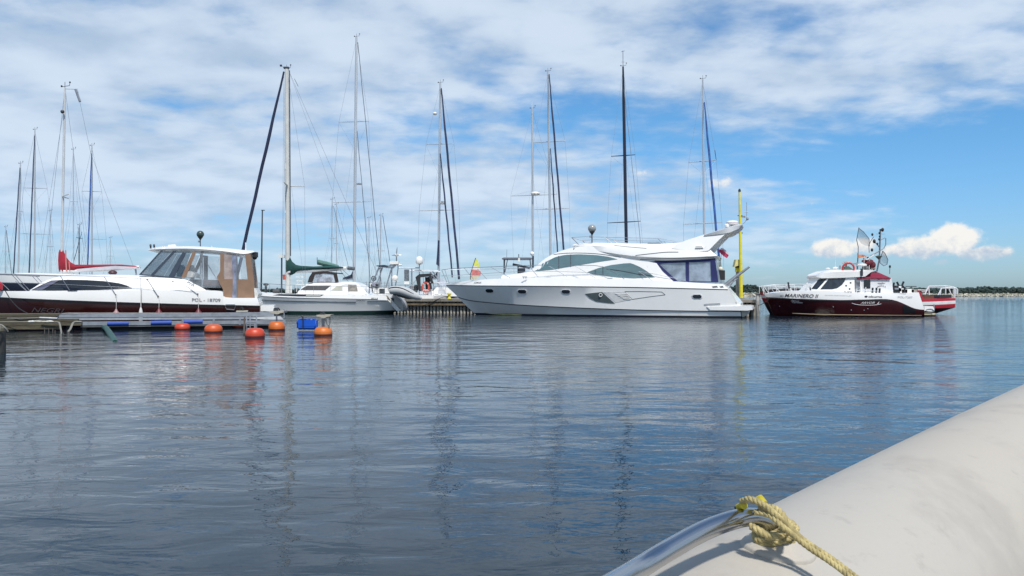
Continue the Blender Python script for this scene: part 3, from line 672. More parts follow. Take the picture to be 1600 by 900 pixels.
def hull_axis(R, foot, d, L, B_, fb, m, ant=None, roof=True):
    "hull of a moored yacht: foot = mast foot, d = direction of the bow"
    d = Vector((d[0], d[1], 0)).normalized(); s = Vector((d.y, -d.x, 0)); o = Vector((foot.x, foot.y, 0))-d*L*.08
    st = [(-.5,.36,.9),(-.3,.46,.95),(-.05,.5,1.0),(.2,.43,1.05),(.38,.25,1.14),(.5,.01,1.25)]; rings = []
    def ring(k, bb, ff, j): return [o+d*L*k*(1-.06*(1-j))+s*sg*bb*B_*w+Vector((0,0,z)) for sg in ((1,) if 0 else (1,-1)) for w, z in (((.1,-.5),(.8,-.1),(.97,fb*ff*.5),(1,fb*ff)) if sg == 1 else ((1,fb*ff),(.97,fb*ff*.5),(.8,-.1),(.1,-.5)))]
    pr = cat_rom(st, 3); vs = []; fs = []
    for k, bb, ff in pr: vs += ring(k, bb, ff, 1)
    for i in range(len(pr)-1): fs += [(i*8+j, (i+1)*8+j, (i+1)*8+(j+1)%8, i*8+(j+1)%8) for j in range(8)]
    fs += [tuple(range(8)), tuple((len(pr)-1)*8+j for j in range(8))]
    mesh('hull', vs, fs, m, R, smooth=True, angle=40)
    if roof:
        vs = []; cs = cat_rom([(-.22,.30,.35),(-.1,.34,.42),(.1,.30,.38),(.26,.12,.10)], 3)
        for k, bb, hh in cs: vs += [o+d*L*k+s*x*B_*bb+Vector((0,0,z)) for x, z in ((1,fb-.02),(.86,fb+hh),(-.86,fb+hh),(-1,fb-.02))]
        fs = [(i*4+j, (i+1)*4+j, (i+1)*4+(j+1)%4, i*4+(j+1)%4) for i in range(len(cs)-1) for j in range(4)]+[(0,1,2,3), tuple((len(cs)-1)*4+j for j in range(4))]
        mesh('coachroof', vs, fs, GEL2(), R, smooth=True, angle=30)
    seg = []
    for sg in (1, -1):
        pts = [o+d*L*k+s*sg*bb*B_+Vector((0,0,fb*ff+.62)) for k, bb, ff in cat_rom(st, 2)]; seg.append((pts, .009)); seg.append(([p-Vector((0,0,.3)) for p in pts], .006))
        for p in pts[::2]: seg.append(([p-Vector((0,0,.62)), p], .012))
    wires('lifelines', seg, STEEL(), R, 4)
def far_yacht(label, t, base, top, foot, spr=(), stays=(), mm=None, r=.085, L=10.5, B_=3.3, fb=1.15, hm=None, group='sailing yachts moored beyond the pier', boom=None, **k):
    A = P(*base, t); R = thing('sailing_yacht', (A.x, A.y, 0), label, 'sailboat', group)
    mast = rig(R, t, (base[0]+(top[0]-base[0])*0, CY-(fb+.3-H)*F/t), top, spr, stays, mm, r, **k)
    d = (P(foot[0], 450, t-foot[1])-P(base[0], 450, t)); hull_axis(R, A, d, L, B_, fb, hm or GEL())
    if boom:
        d2 = -Vector((d.x, d.y, 0)).normalized(); b = MB(); z = fb+1.25; a = Vector((A.x, A.y, z)); b.tube([a, a+d2*4.2], .07, 8); b.build('boom', mm or ALU(), R, True)
        b = MB(); b.tube([a+Vector((0,0,.55)), a+d2*.5+Vector((0,0,.22)), a+d2*2+Vector((0,0,.14)), a+d2*4.1+Vector((0,0,.1))], [.13,.17,.14,.07], 8); b.build('sail_cover', boom, R, True)
    return R, mast
def far_yachts():
    nv, bl = mat('furled_navy_cloth', (.014,.022,.060), .8, var=.55, vscale=5, stretch=(1,1,.5)), mat('furled_blue_cloth', (.02,.07,.24), .8, var=.5, vscale=5, stretch=(1,1,.5))
    R, m = far_yacht('sailing yacht with the tallest mast, bare and silver, behind the green sail cover', 64, (553,440), (557,58), (580,5.5), [(529.5,576,190,-.8),(519,580,315.5,-.8)],
        [(559,66,596,444,.022,DARKM(),59), (558,205,579,442,.02,DARKM(),60)], r=.115, L=13, B_=3.9, boom=nv, deckw=1.8)
    b = MB(); b.box(P(561, 287.5, 63.8), .35, .25, .12); b.build('radar_bracket', GALV(), m)
    R, m = far_yacht('sailing yacht with two thick navy furled foresails, above the motor yacht bow', 63, (685,440), (688,130), (712,5), [(665.5,709.5,225,-.6),(655,717.5,328.5,-.8)],
        [(689.5,138,717.5,436,.085,nv,58.5), (688,240,707,433,.062,nv,59)], r=.10, L=12, deckw=1.7, boom=nv)
    b = MB(); b.ball(P(679.5, 177.5, 62.5), .17, 10, 6, (1,1,.75)); b.build('radar_reflector', GEL2(), m, True)
    b = MB(); b.lathe(P(691.5, 318, 62.6), [(.16,-.06),(.22,0),(.22,.12),(.12,.18)], 12); b.build('radar_dome', GEL2(), m, True)
    b = MB(); b.slab(Frame(0, 62.8), [(684,375),(686.5,376),(686,416),(681.5,413),(683,394)], .03, -.03); b.build('hanging_pennant', nv, R)
    R, m = far_yacht('sailing yacht whose silver mast carries a white radar at its single pair of spreaders', 66, (833,420), (831.5,170), (828,5), [(798,870,305,-1.2)], r=.085, L=10.5)
    b = MB(); b.tube([P(831.5,170,66), P(831.2,158,66)], .025, 5, r2=.008); b.build('whip_antenna', mat('white_antenna', (.7,.7,.7), .5), m)
    b = MB(); b.ball(P(836.5,302.5,65.7), .3, 10, 6, (1.3,1,.6)); b.build('radar_dome', GEL2(), m, True)
    far_yacht('sailing yacht with stepped silver mast and navy furled sails behind the motor yacht windscreen', 61, (861,420), (856,112), (876,5), [(834,883,221.5,-1.2),(830,890,326.5,-1.0)],
        [(858,116,882,404,.07,nv,56.5), (860,232,872,404,.05,nv,57)], r=.09, L=12)
    R, m = far_yacht('sailing yacht with black mast and thin masthead antenna behind the motor yacht flybridge', 58, (980,410), (973.5,104), (985,5), [(955,992.5,243,-1.2),(949,1001,347,-1.4)],
        [(975,140,1003,400,.02,WIRE(),53.5)], mm=mat('navy_mast', (.012,.016,.035), .35), r=.12, L=12, mastr2=.5)
    b = MB(); b.tube([P(973.5,104,58), P(973.3,79,58)], .018, 5); b.tube([P(970.5,81,58), P(976,79.5,58)], .014, 5); b.tube([P(971,97,58), P(976,97,58)], .012, 5); b.build('masthead_antenna', DARKM(), m)
    R, m = far_yacht('sailing yacht with grey mast and bright blue furled foresail beside the yellow pole', 56, (1101,420), (1098,124), (1120,5), [(1076,1119,252,-1.6),(1068,1128,349,-1.4)],
        [(1100.5,160,1127,442,.075,bl,51.8)], r=.075, L=11)
    b = MB(); b.tube([P(1119,250,56), P(1117,235,56)], .02, 5); b.build('spreader_aerial', DARKM(), m)
    # small masts between
    far_yacht('small sailing yacht with a short thin mast, left of the tall silver mast', 95, (518,430), (519,312), (530,3), [(514,526,372,0)], [(521,322,546,424,.02,DARKM(),90)], r=.06, L=8, B_=2.6)
    far_yacht('small sailing yacht with a short thin mast, second left of the tall silver mast', 98, (526,430), (525.5,320), (536,3), [(521,530,380,0)], [], r=.05, L=8, B_=2.6)
    far_yacht('small sailing yacht with a pale short mast, just right of the tall silver mast', 100, (577,430), (576.5,341), (572,3), [(572,582,395,0)], [], r=.055, L=8, B_=2.6)
    far_yacht('small sailing yacht with pale short mast and dark forestay raking right', 92, (594,430), (595,337), (606,4), [(588,601,392,0)], [(598,337,613,432,.03,DARKM(),87)], r=.07, L=8.5, B_=2.7)
    # left group
    g = 'sailing yachts moored at the far left'
    far_yacht('sailing yacht with short grey mast and dark furled foresail, far left of the photo', 80, (28,436), (32,256), (19,5), [(27,36,330,0)], [(31,262,20.5,436,.055,nv,75)], r=.075, L=9.5, group=g)
    far_yacht('sailing yacht with tall thin grey mast and dark furled foresail, second from the left edge', 82, (54,436), (54.5,203), (45,5), [(37,74,294,.5),(30,82,365.5,.5)], [(54,212,45,438,.06,nv,77)], r=.075, L=10.5, group=g)
    far_yacht('sailing yacht with thin pale mast just right of the red sail cover mast', 84, (115,430), (114.5,234), (118,5), [(109,121,315,0)], [(122,355,123,425,.02,DARKM(),80)], r=.055, L=9, group=g)
    far_yacht('sailing yacht with grey mast and bright blue furled foresail at the left of the photo', 78, (143.5,430), (143.5,228), (137,5), [(128,159,299,.5),(136,166,373.5,.5)], [(143,240,136.5,424,.065,bl,73)], r=.085, L=10.5, group=g)
    far_yacht('sailing yacht with faint pale mast at the very left edge of the photo', 110, (8,436), (9,355), (14,4), [(4,13,392,0)], [(10,360,19,436,.03,DARKM(),104)], r=.07, L=8.5, group=g)
    far_yacht('sailing yacht with short dark mast just left of the red sail cover', 105, (78,436), (78.5,330), (84,4), [(73,84,385,0)], [], r=.04, L=8.5, group=g)
    far_yacht('sailing yacht with dark crossed spars right behind the red sail cover', 90, (124,436), (124,352), (113,5), [(119,129,372,1)], [(128,362,112,420,.035,DARKM(),85)], r=.045, L=8.5, group=g, mm=DARKM())
    far_yacht('sailing yacht with a low faint mast above the end of the red boom cover', 118, (172,436), (172.5,372), (178,4), [(167,178,400,0)], [], r=.045, L=8, group=g)
    o = thing('dark_pole', tuple(P(407.5, 457, 57)*1), 'thin dark pole rising left of the green sail cover', 'pole'); o.location.z = 0
    b = MB(); b.tube([Vector((P(407.5,0,57).x, 57, -.5)), P(410,329,57)], .07, 7, r2=.045); b.build('pole_shaft', DARKM(), o, True)
    b = MB(); b.box(P(411,328.5,57), .22, .12, .05); b.build('pole_head', DARKM(), o)
far_yachts()

# ================================================================== MAROON CRUISER (left)
def build_negri():
    fr = Frame(-15, 34.1); R = thing('motor_cruiser', tuple(fr.p(180, 480, 0, 0)), 'maroon and white motor cruiser with tan canvas canopy lying behind the finger pontoon', 'motorboat')
    E = [(-52,454,.02),(-20,454.5,.6),(20,454.8,1.1),(70,454.6,1.45),(150,453.6,1.68),(240,453.2,1.74),(300,453.5,1.74),(345,455,1.72),(352,464.5,1.72),(402,465.5,1.66)]
    G = [(-50,461,.02),(-19,463,.62),(20,465.3,1.14),(70,467.5,1.5),(150,470.7,1.72),(240,473.6,1.78),(300,475.2,1.78),(345,476.2,1.77),(356,476.5,1.76),(406,477.6,1.7)]
    C = [(-38,0,.02,.20),(-10,0,.40,.16),(24,0,.9,.12),(72,0,1.3,.1),(150,0,1.55,.1),(240,0,1.62,.1),(300,0,1.62,.1),(345,0,1.62,.1),(356,0,1.62,.1),(406,0,1.58,.1)]
    K = [(-30,0,.02,-.4),(0,0,.2,-.4),(30,0,.5,-.4),(75,0,.8,-.4),(150,0,1,-.4),(240,0,1,-.4),(300,0,1,-.4),(345,0,1,-.4),(356,0,1,-.4),(406,0,1,-.4)]
    hull = loft('hull', fr, [K, C, G, E], [GEL(), MAROON()], R, 4, [1, 1, 0, 0], angle=30); bh = bvh_of(hull)
    stripe('rub_rail', bh, dens([(-40,462.3),(-19,463.6),(20,465.8),(70,468),(150,471.2),(240,474),(300,475.7),(406,478)], 4), 1.0, BLACK(), hull, .03)
    lettering('boat_name', bh, 'NEGRI', 49, 101, 487.5, 489.5, 7.5, mat('dim_name_lettering', (.060,.050,.055), .4), hull, .35)
    lettering('registration', bh, 'POL - 18709', 300, 344.5, 470.7, 471.4, 5.0, mat('grey_lettering', (.12,.12,.14), .5), hull)
    stripe('water_outlet', bh, [(351,477.5),(353,476),(367,476),(368,478),(366,484),(354,483),(352,479)], 1.3, STEEL(), hull, .03)
    # coachroof
    c0 = [(45,455.5,.9),(80,455.5,1.25),(150,454.5,1.45),(215,454,1.5),(285,454,1.5),(312,454.2,1.5),(325,455.5,1.5)]
    c1 = [(47,453,.85),(80,438.5,1.12),(150,435,1.34),(215,435,1.4),(280,437.5,1.42),(305,446,1.44),(322,453.5,1.46)]
    c2 = [(48,452.5,.8),(84,434,.9),(150,430.8,1.15),(215,431,1.25),(280,434,1.3),(305,444,1.35),(322,453,1.4)]
    c3 = [(50,452,.02),(90,432,.02),(150,428.8,.02),(215,430,.02),(280,434,.02),(305,444,.02),(322,453,.02)]
    roof = loft('coachroof', fr, [c0, c1, c2, c3], GEL(), R, 5, angle=50); br = bvh_of(roof, hull)
    w = panel('saloon_window', br, [(49,453),(66,444.5),(80,438.3),(105,437),(135,437.6),(163,439.3),(186,442.5),(198,446),(206,450),(180,451.3),(150,453.2),(110,454.3),(80,454)], DGLASS(), roof, .03, 34, 4)
    panel('painted_reflection', br, [(52,452.6),(80,438.9),(92,438.2),(66,453)], mat('lilac_reflection_tint', (.12,.12,.17), .1), w, .05, 6)  # reflection on the window painted as a paler lilac patch
    # hardtop
    h0 = [(233,391.5,.9),(250,391,1.15),(300,391.5,1.3),(350,395,1.32),(380,399,1.3),(398,394.5,1.25)]
    h1 = [(230,390.5,.95),(250,389,1.22),(300,388.5,1.38),(350,392.5,1.4),(380,396.5,1.38),(398,393.5,1.3)]
    h2 = [(236,388,.7),(252,386,.9),(300,385.5,1.1),(350,388.5,1.15),(380,391.5,1.15),(396,392.3,1.15)]
    h3 = [(238,387.4,.02),(254,385.2,.02),(300,384.6,.02),(350,387.5,.02),(380,390.5,.02),(396,391.5,.02)]
    top = loft('hardtop', fr, [h0, h1, h2, h3], GEL(), R, 5, angle=35)
    b = MB(); b.slab(fr, [(262,386),(263,382.5),(274,381.5),(275,385.5)], .5, -.5); b.build('roof_hatch', GEL2(), top)
    for x in (235.5, 241):
        b = MB(); b.tube([fr.p(x-1.5, 384, .6), fr.p(x+1, 383.8, .6)], .055, 8); b.tube([fr.p(x,384,.6), fr.p(x,388,.6)], .03, 6); b.build('horn', BLACK(), top, True)
    b = MB()
    for x in (254, 257, 287, 331): b.tube([fr.p(x,387.5,1.0), fr.p(x,384.4,1.0)], .02, 5)
    b.build('deck_light', GEL2(), top)
    b = MB(); b.tube([fr.p(384,392,.9), fr.p(384,379,.9)], .022, 6); b.build('antenna', ALUW(), top)
    b = MB(); b.box(fr.p(396.5, 398, 1.1), .25, .3, .2); b.ball(fr.p(398, 402, 1.0), .10, 8, 6); b.build('stern_light', BLACK(), top)
    # windscreen and side glazing, both sides
    def both(name, poly, b1, th, m, par=R, far=True):
        b = MB(); b.slab(fr, poly, b1, b1-th); o = b.build(name, m, par)
        if far:
            pts = [fr.p(x, y, b1) for x, y in poly]; near = [fr.mir(q, b1) for q in pts]; fa = [q-fr.n*th for q in near]; n = len(pts)
            b = MB(); b.add(near+fa, [tuple(range(n)), tuple(range(2*n-1, n-1, -1))]+[(i, (i+1)%n, n+(i+1)%n, n+i) for i in range(n)]); b.build(name, m, par)
        return o
    both('side_window', [(239,430),(262,392.5),(284,392),(270,432.5)], 1.30, .02, SMOKE())
    both('side_window', [(272,432),(290,394),(299,394),(284,434)], 1.32, .02, SMOKE())
    b = MB(); a = [fr.p(218,428.5,1.2), fr.p(253,391,1.0)]; c = [fr.mir(q, k) for q, k in zip(a, (1.2, 1.0))]
    for i in range(2):
        s0, s1 = (0, .5) if i == 0 else (.5, 1)
        A, B_, C_, D_ = a[0].lerp(c[0], s0), a[0].lerp(c[0], s1), a[1].lerp(c[1], s1), a[1].lerp(c[1], s0)
        o_ = MB(); o_.add([A, B_, C_, D_]+[q+Vector((.02,0,.01)) for q in (A, B_, C_, D_)], [(0,1,2,3),(7,6,5,4),(0,4,5,1),(1,5,6,2),(2,6,7,3),(3,7,4,0)]); o_.build('windscreen_pane', SMOKE(), R)
    both('front_quarter_window', [(220,428.5),(254,391.5),(262,392),(239,430)], 1.24, .015, SMOKE())
    pil = mat('blue_grey_pillar', (.045,.06,.085), .35)
    fs = MB()
    for poly, bb in (([(235,430),(240,430.3),(275,392),(270.5,392)], 1.33), ([(263,432.5),(272,433),(291,395),(285,394)], 1.34), ([(218,428),(284,434),(284,435.5),(217,429.5)], 1.36)):
        fs.slab(fr, poly, bb, bb-.05)
    fs.slab(fr, [(218,428),(221,428.3),(254,391),(251.5,391)], 1.26, 1.2); fs.build('window_frame', pil, R)
    both('canopy_strip', [(283,434),(289.5,434.5),(306.5,394),(301,393.5)], 1.36, .03, TAN())
    both('clear_panel', [(290,434.5),(306.5,394.5),(344,397),(345,450),(312,449)], 1.34, .01, mat('clear_film', (.50,.56,.62), .1, var=.4, vscale=1.2, alpha=.15, spec=.9))
    both('canopy_strip', [(344,396.5),(350,397),(349.5,452),(347.5,451),(338.5,433),(344,424)], 1.37, .03, TAN())
    both('clear_panel', [(350,397),(363,398.5),(366,436),(350,436)], 1.35, .01, mat('crumpled_film', (.42,.33,.30), .25, var=.3, vscale=3, alpha=.75, spec=.8))
    both('canopy_panel', [(348.5,436),(397,436.5),(398.5,465.5),(348.5,465)], 1.38, .03, TAN())
    both('canopy_strip', [(383,398),(391.5,397),(397,437),(387,437)], 1.37, .03, TAN())
    both('clear_panel', [(366,400),(384,398.5),(387,437),(370,436.5)], 1.345, .01, mat('clear_film', (.50,.56,.62), .1))
    both('rolled_curtain', [(362,399),(369,399.5),(371,436),(370,465),(363,465),(364,434)], 1.40, .04, mat('lilac_grey_vinyl', (.20,.22,.30), .3, var=.35, vscale=4), far=False)
    b = MB(); b.slab(fr, [(391,397),(394,397),(399.5,465.5),(396,465.5)], 1.33, -1.33); b.build('aft_canopy', mat('clear_film', (.5,.56,.62), .1), R)
    # inside
    wd = mat('mahogany', (.13,.045,.022), .4, var=.3, stretch=(.3,1,3))
    b = MB(); b.slab(fr, [(292,436),(348,438),(348,454),(314,454),(300,444)], -.9, -1.25); b.build('cockpit_coaming', mat('dark_interior', (.03,.028,.028), .7), R)
    b = MB(); b.slab(fr, [(318,437),(343,438.5),(344,447),(318,446)], .4, -.4); b.build('cockpit_table', wd, R)
    for x0 in (280, 295):
        b = MB(); b.slab(fr, [(x0-4,432),(x0-3,417),(x0,413.5),(x0+5,414),(x0+7,420),(x0+6,433)], .9 if x0 < 290 else .3, .35 if x0 < 290 else -.3); b.build('helm_seat', mat('black_upholstery', (.025,.025,.03), .6, var=.3), R)
    b = MB(); b.slab(fr, [(276,431),(278,423),(300,424),(306,428),(306,434)], .8, -.9); b.build('dashboard', GEL2(), R)
    b = MB(); b.slab(fr, [(318,399),(324.5,399.5),(324.5,452),(318.5,452)], -.9, -1.0); b.build('bulkhead_door', mat('dark_door', (.02,.02,.024), .4), R)
    b = MB(); b.tube([fr.p(315.5,396,.9), fr.p(316.5,452,.9)], .035, 8); b.tube([fr.p(325,414,.9), fr.p(339,437,.9)], .014, 5); b.tube([fr.p(370,398,1.42), fr.p(369,487,1.55)], .022, 6); b.build('grab_pole', STEEL(), R)
    b = MB(); b.torus(fr.p(296,438,1.3), 0, 0) if False else b.tube(cat_rom([tuple(fr.p(x,y,1.5)) for x, y in ((292,437.5),(296,437.6),(303,443.5),(301,444.6),(294,440))], 3), .012, 5); b.build('grab_handle', STEEL(), R)
    # transom and platform
    b = MB(); b.slab(fr, [(402,465),(404,459),(399,450),(397,450),(398,466)], 1.6, -1.6); b.build('transom_rail', GEL2(), R)
    b = MB(); b.slab(fr, [(407,477.5),(428,477.5),(429,483),(425,487),(407,486)], 1.4, -1.4); b.build('bathing_platform', GEL(), R)
    # guard rail
    T = [(-52,429),(-20,428),(30,428.5),(90,430.5),(150,431.8),(215,434.8),(262,439.8),(282,441.5),(309,460)]; bt = [.2,.8,1.25,1.5,1.7,1.75,1.76,1.76,1.78]
    Mm = [(-50,441),(-20,441),(30,441.8),(90,444),(150,447),(215,449.8),(262,451.5),(300,455)]; bm = bt[:7]+[1.77]
    seg = []
    for sg in (1, -1):
        f = lambda x, y, bb: tuple(fr.p(x, y, bb)) if sg > 0 else tuple(fr.mir(fr.p(x, y, bb), bb))
        seg += [(cat_rom([f(x,y,k) for (x,y),k in zip(T,bt)], 3), .013), (cat_rom([f(x,y,k) for (x,y),k in zip(Mm,bm)], 3), .007)]
        for (xa,ya),(xb,yb),k in (((18,428.4),(42,455),1.15),((23,428.4),(48,456),1.2),((94,430.7),(112,459),1.55),((163,432.6),(181,461),1.72),((230,436.5),(247,463),1.76),((-2,438),(14,453),.9)):
            seg.append(([f(xa,ya,k), f(xb,yb,k+.03)], .012))
    wires('guard_rail', seg, STEEL(), R)
    b = MB()
    for x, y in ((230,437),(270,440.3),(309,459.5),(247,463),(181,461)): b.ball(fr.p(x,y,1.79), .03, 6, 5)
    b.build('rail_joint', DARKM(), R, True)
    # fenders hang from the rail: things of their own
    for i, (x, y0, y1, lab, big) in enumerate(((181.5,461,487,'small pinkish round fender under the side window of the maroon cruiser',1),(248.3,463,485.5,'round maroon fender hanging beneath the windscreen of the maroon cruiser',1),(310,460,485.5,'round maroon fender hanging below the registration number on the maroon cruiser',1),(220,434,489,'slim white fender on a long line amidships on the maroon cruiser',0))):
        p = fr.p(x, y1, 1.93); o = thing('fender', tuple(p), lab, 'fender', 'fenders hanging on the maroon cruiser')
        wires('lanyard', [([fr.p(x,y0,1.82), fr.p(x+.2,(y0+y1)/2,1.93), p], .009 if big else .016)], mat('white_cord', (.55,.53,.5), .8), o)
        b = MB(); 
        if big: b.lathe(p+Vector((0,0,.02)), [(.03,.08),(.05,.02),(.12,-.07),(.14,-.16),(.10,-.25),(.02,-.29)], 12)
        else: b.lathe(p+Vector((0,0,.05)), [(.02,.16),(.05,.08),(.075,-.05),(.075,-.35),(.03,-.42)], 10)
        b.build('fender_body', (mat('dusty_pink_vinyl', (.35,.20,.20), .5) if i == 0 else mat('maroon_vinyl', (.13,.02,.03), .45)) if big else mat('white_vinyl', (.6,.6,.58), .5), o, True, 60)
    o = wires('mooring_line', [(cat_rom([tuple(fr.p(8,454,1.2)), tuple(fr.p(18,470,1.5)), tuple(fr.p(30,482,1.7)), tuple(P(44,490,28.3))], 4), .016)], BLACK(), None); tag(o, 'black mooring line from the bow of the maroon cruiser down to the pontoon', 'rope')
    b = MB(); b.lathe(fr.p(-1, 447.5, 1.0), [(.05,-.16),(.11,-.1),(.12,.1),(.05,.16)], 10); o = b.build('red_fender', RED(), None, True); tag(o, 'red fender at the bow rail, cut by the left edge of the photo', 'fender')
build_negri()

# ---- sailing yacht with the red sail cover, behind the maroon cruiser
def build_red_sail():
    t = 37; fr = Frame(0, 38.5); R = thing('sailing_yacht', (P(97,0,38.5).x, 38.5, 0), 'white sailing yacht with a red boom cover lying behind the maroon cruiser', 'sailboat')
    E = [(-62,424,.02),(-20,426,.9),(30,428,1.35),(80,431,1.6),(150,435,1.65),(235,437,1.3)]
    G = [(-58,440,.02),(-18,441,.85),(30,441.5,1.35),(80,443,1.62),(150,446,1.67),(235,448,1.3)]
    B2 = [(-50,455,.02),(-14,455,.75),(32,455,1.3),(80,456,1.6),(150,457,1.63),(232,458,1.25)]
    K = [(-36,0,.02,-.2),(-5,0,.4,-.2),(35,0,.8,-.2),(80,0,1,-.2),(150,0,1.1,-.2),(225,0,.8,-.2)]
    hull = loft('hull', fr, [K, B2, G, E], [GEL(), mat('navy_gelcoat', (.010,.013,.03), .25, coat=.3)], R, 4, [0, 1, 0, 0])
    stripe('toe_rail', bvh_of(hull), dens([(-50,426.5),(-20,427.6),(30,430),(62,431.5)], 4), .9, mat('grey_rub_line', (.10,.11,.115), .5), hull)
    loft('coachroof', fr, [[(20,429,.5),(60,432,.9),(120,436,1.1),(190,439,1.0)], [(24,427,.4),(60,427.5,.7),(120,429.5,.9),(188,431.5,.85)], [(26,426.5,.02),(60,426.5,.02),(120,428.5,.02),(188,431,.02)]], GEL2(), R, 3)
    mw = ALUW()
    mast = rig(R, 38.5, (96,428), (101.5,137), [], [], mat('greyish_mast', (.52,.53,.54), .4), .06, shroud=False, instr=True)
    A, B_ = P(96,428,38.5), P(101.5,137,38.5)
    wires('shrouds', [([B_, P(70,428,39)], .007), ([P(99,175,38.5), P(60,420,37)], .006), ([B_, P(140,428,40)], .006), ([B_+Vector((.6,0,-.05)), P(125,160,38.5), P(142,240,39), P(214,431,38.5)], .006)], WIRE(), mast, 4)
    wires('spreader', [([P(97,307,38.5), P(108,303,37.6)], .03), ([P(97,307,38.5), P(107,310,39.3)], .03)], mw, mast)
    wires('topping_arm', [([P(101.5,139,38.5), P(118,139.5,38.5)], .012), ([P(118,139.5,38.5), P(125,159,38.5)], .06)], GALV(), mast)
    b = MB(); b.ball(P(97.5,174.5,38.3), .09, 8, 6); b.build('masthead_light', DARKM(), mast, True)
    bm = MB(); bm.tube([P(100,424,38.5), P(160,421,38.5), P(218,417.5,38.5)], .085, 8); bm.build('boom', mw, R, True)
    cover = MB(); cf = Frame(0, 38.5)
    prof = [(93,390,425),(99,390.5,424.5),(103,401,424),(110,409.5,423.5),(117.5,413.5,423.5),(118.5,413.5,422),(140,413.5,419.8),(165,413.3,418.5),(190,413.3,417),(212,415.3,418.6),(218,417.5,419)]
    n = 8; rings = []
    for x, y0, y1 in prof:
        c = cf.p(x, (y0+y1)/2, 0); hh = (y1-y0)/2*38.5/F; ww = .13 if x < 119 else .16
        rings.append([c+Vector((0, ww*cos(2*pi*k/n), hh*sin(2*pi*k/n))) for k in range(n)])
    m = len(rings); cover.add([v for r_ in rings for v in r_], [(i*n+k, i*n+(k+1)%n, (i+1)*n+(k+1)%n, (i+1)*n+k) for i in range(m-1) for k in range(n)]+[tuple(range(n)), tuple((m-1)*n+k for k in range(n))])
    cv = cover.build('sail_cover', mat('red_canvas', (.26,.010,.026), .85, var=.15, bump=.015, bscale=8), R, True, 50)
    wires('cover_stripe', [([P(102.5,391,38.32), P(104,424,38.30)], .03), ([P(108,409,38.33), P(109,424,38.30)], .02)], mat('pink_webbing', (.5,.2,.18), .8), cv)
    b = MB(); b.slab(cf, [(119,420.5),(150,417.5),(180,415.5),(212,417),(217,419),(190,420.5),(150,422.5),(120,423)], .17, .15); b.build('grey_skirt', mat('pale_canvas', (.5,.48,.52), .8), cv)
    wires('gooseneck_post', [([P(212,420,38.5), P(213,432,38.5)], .04)], GALV(), R)
    b = MB(); b.ball(P(176,426,38.2), .2, 10, 6, (1,1,.6)); b.build('winch', mat('dark_maroon_knob', (.06,.02,.03), .5), R, True)
build_red_sail()

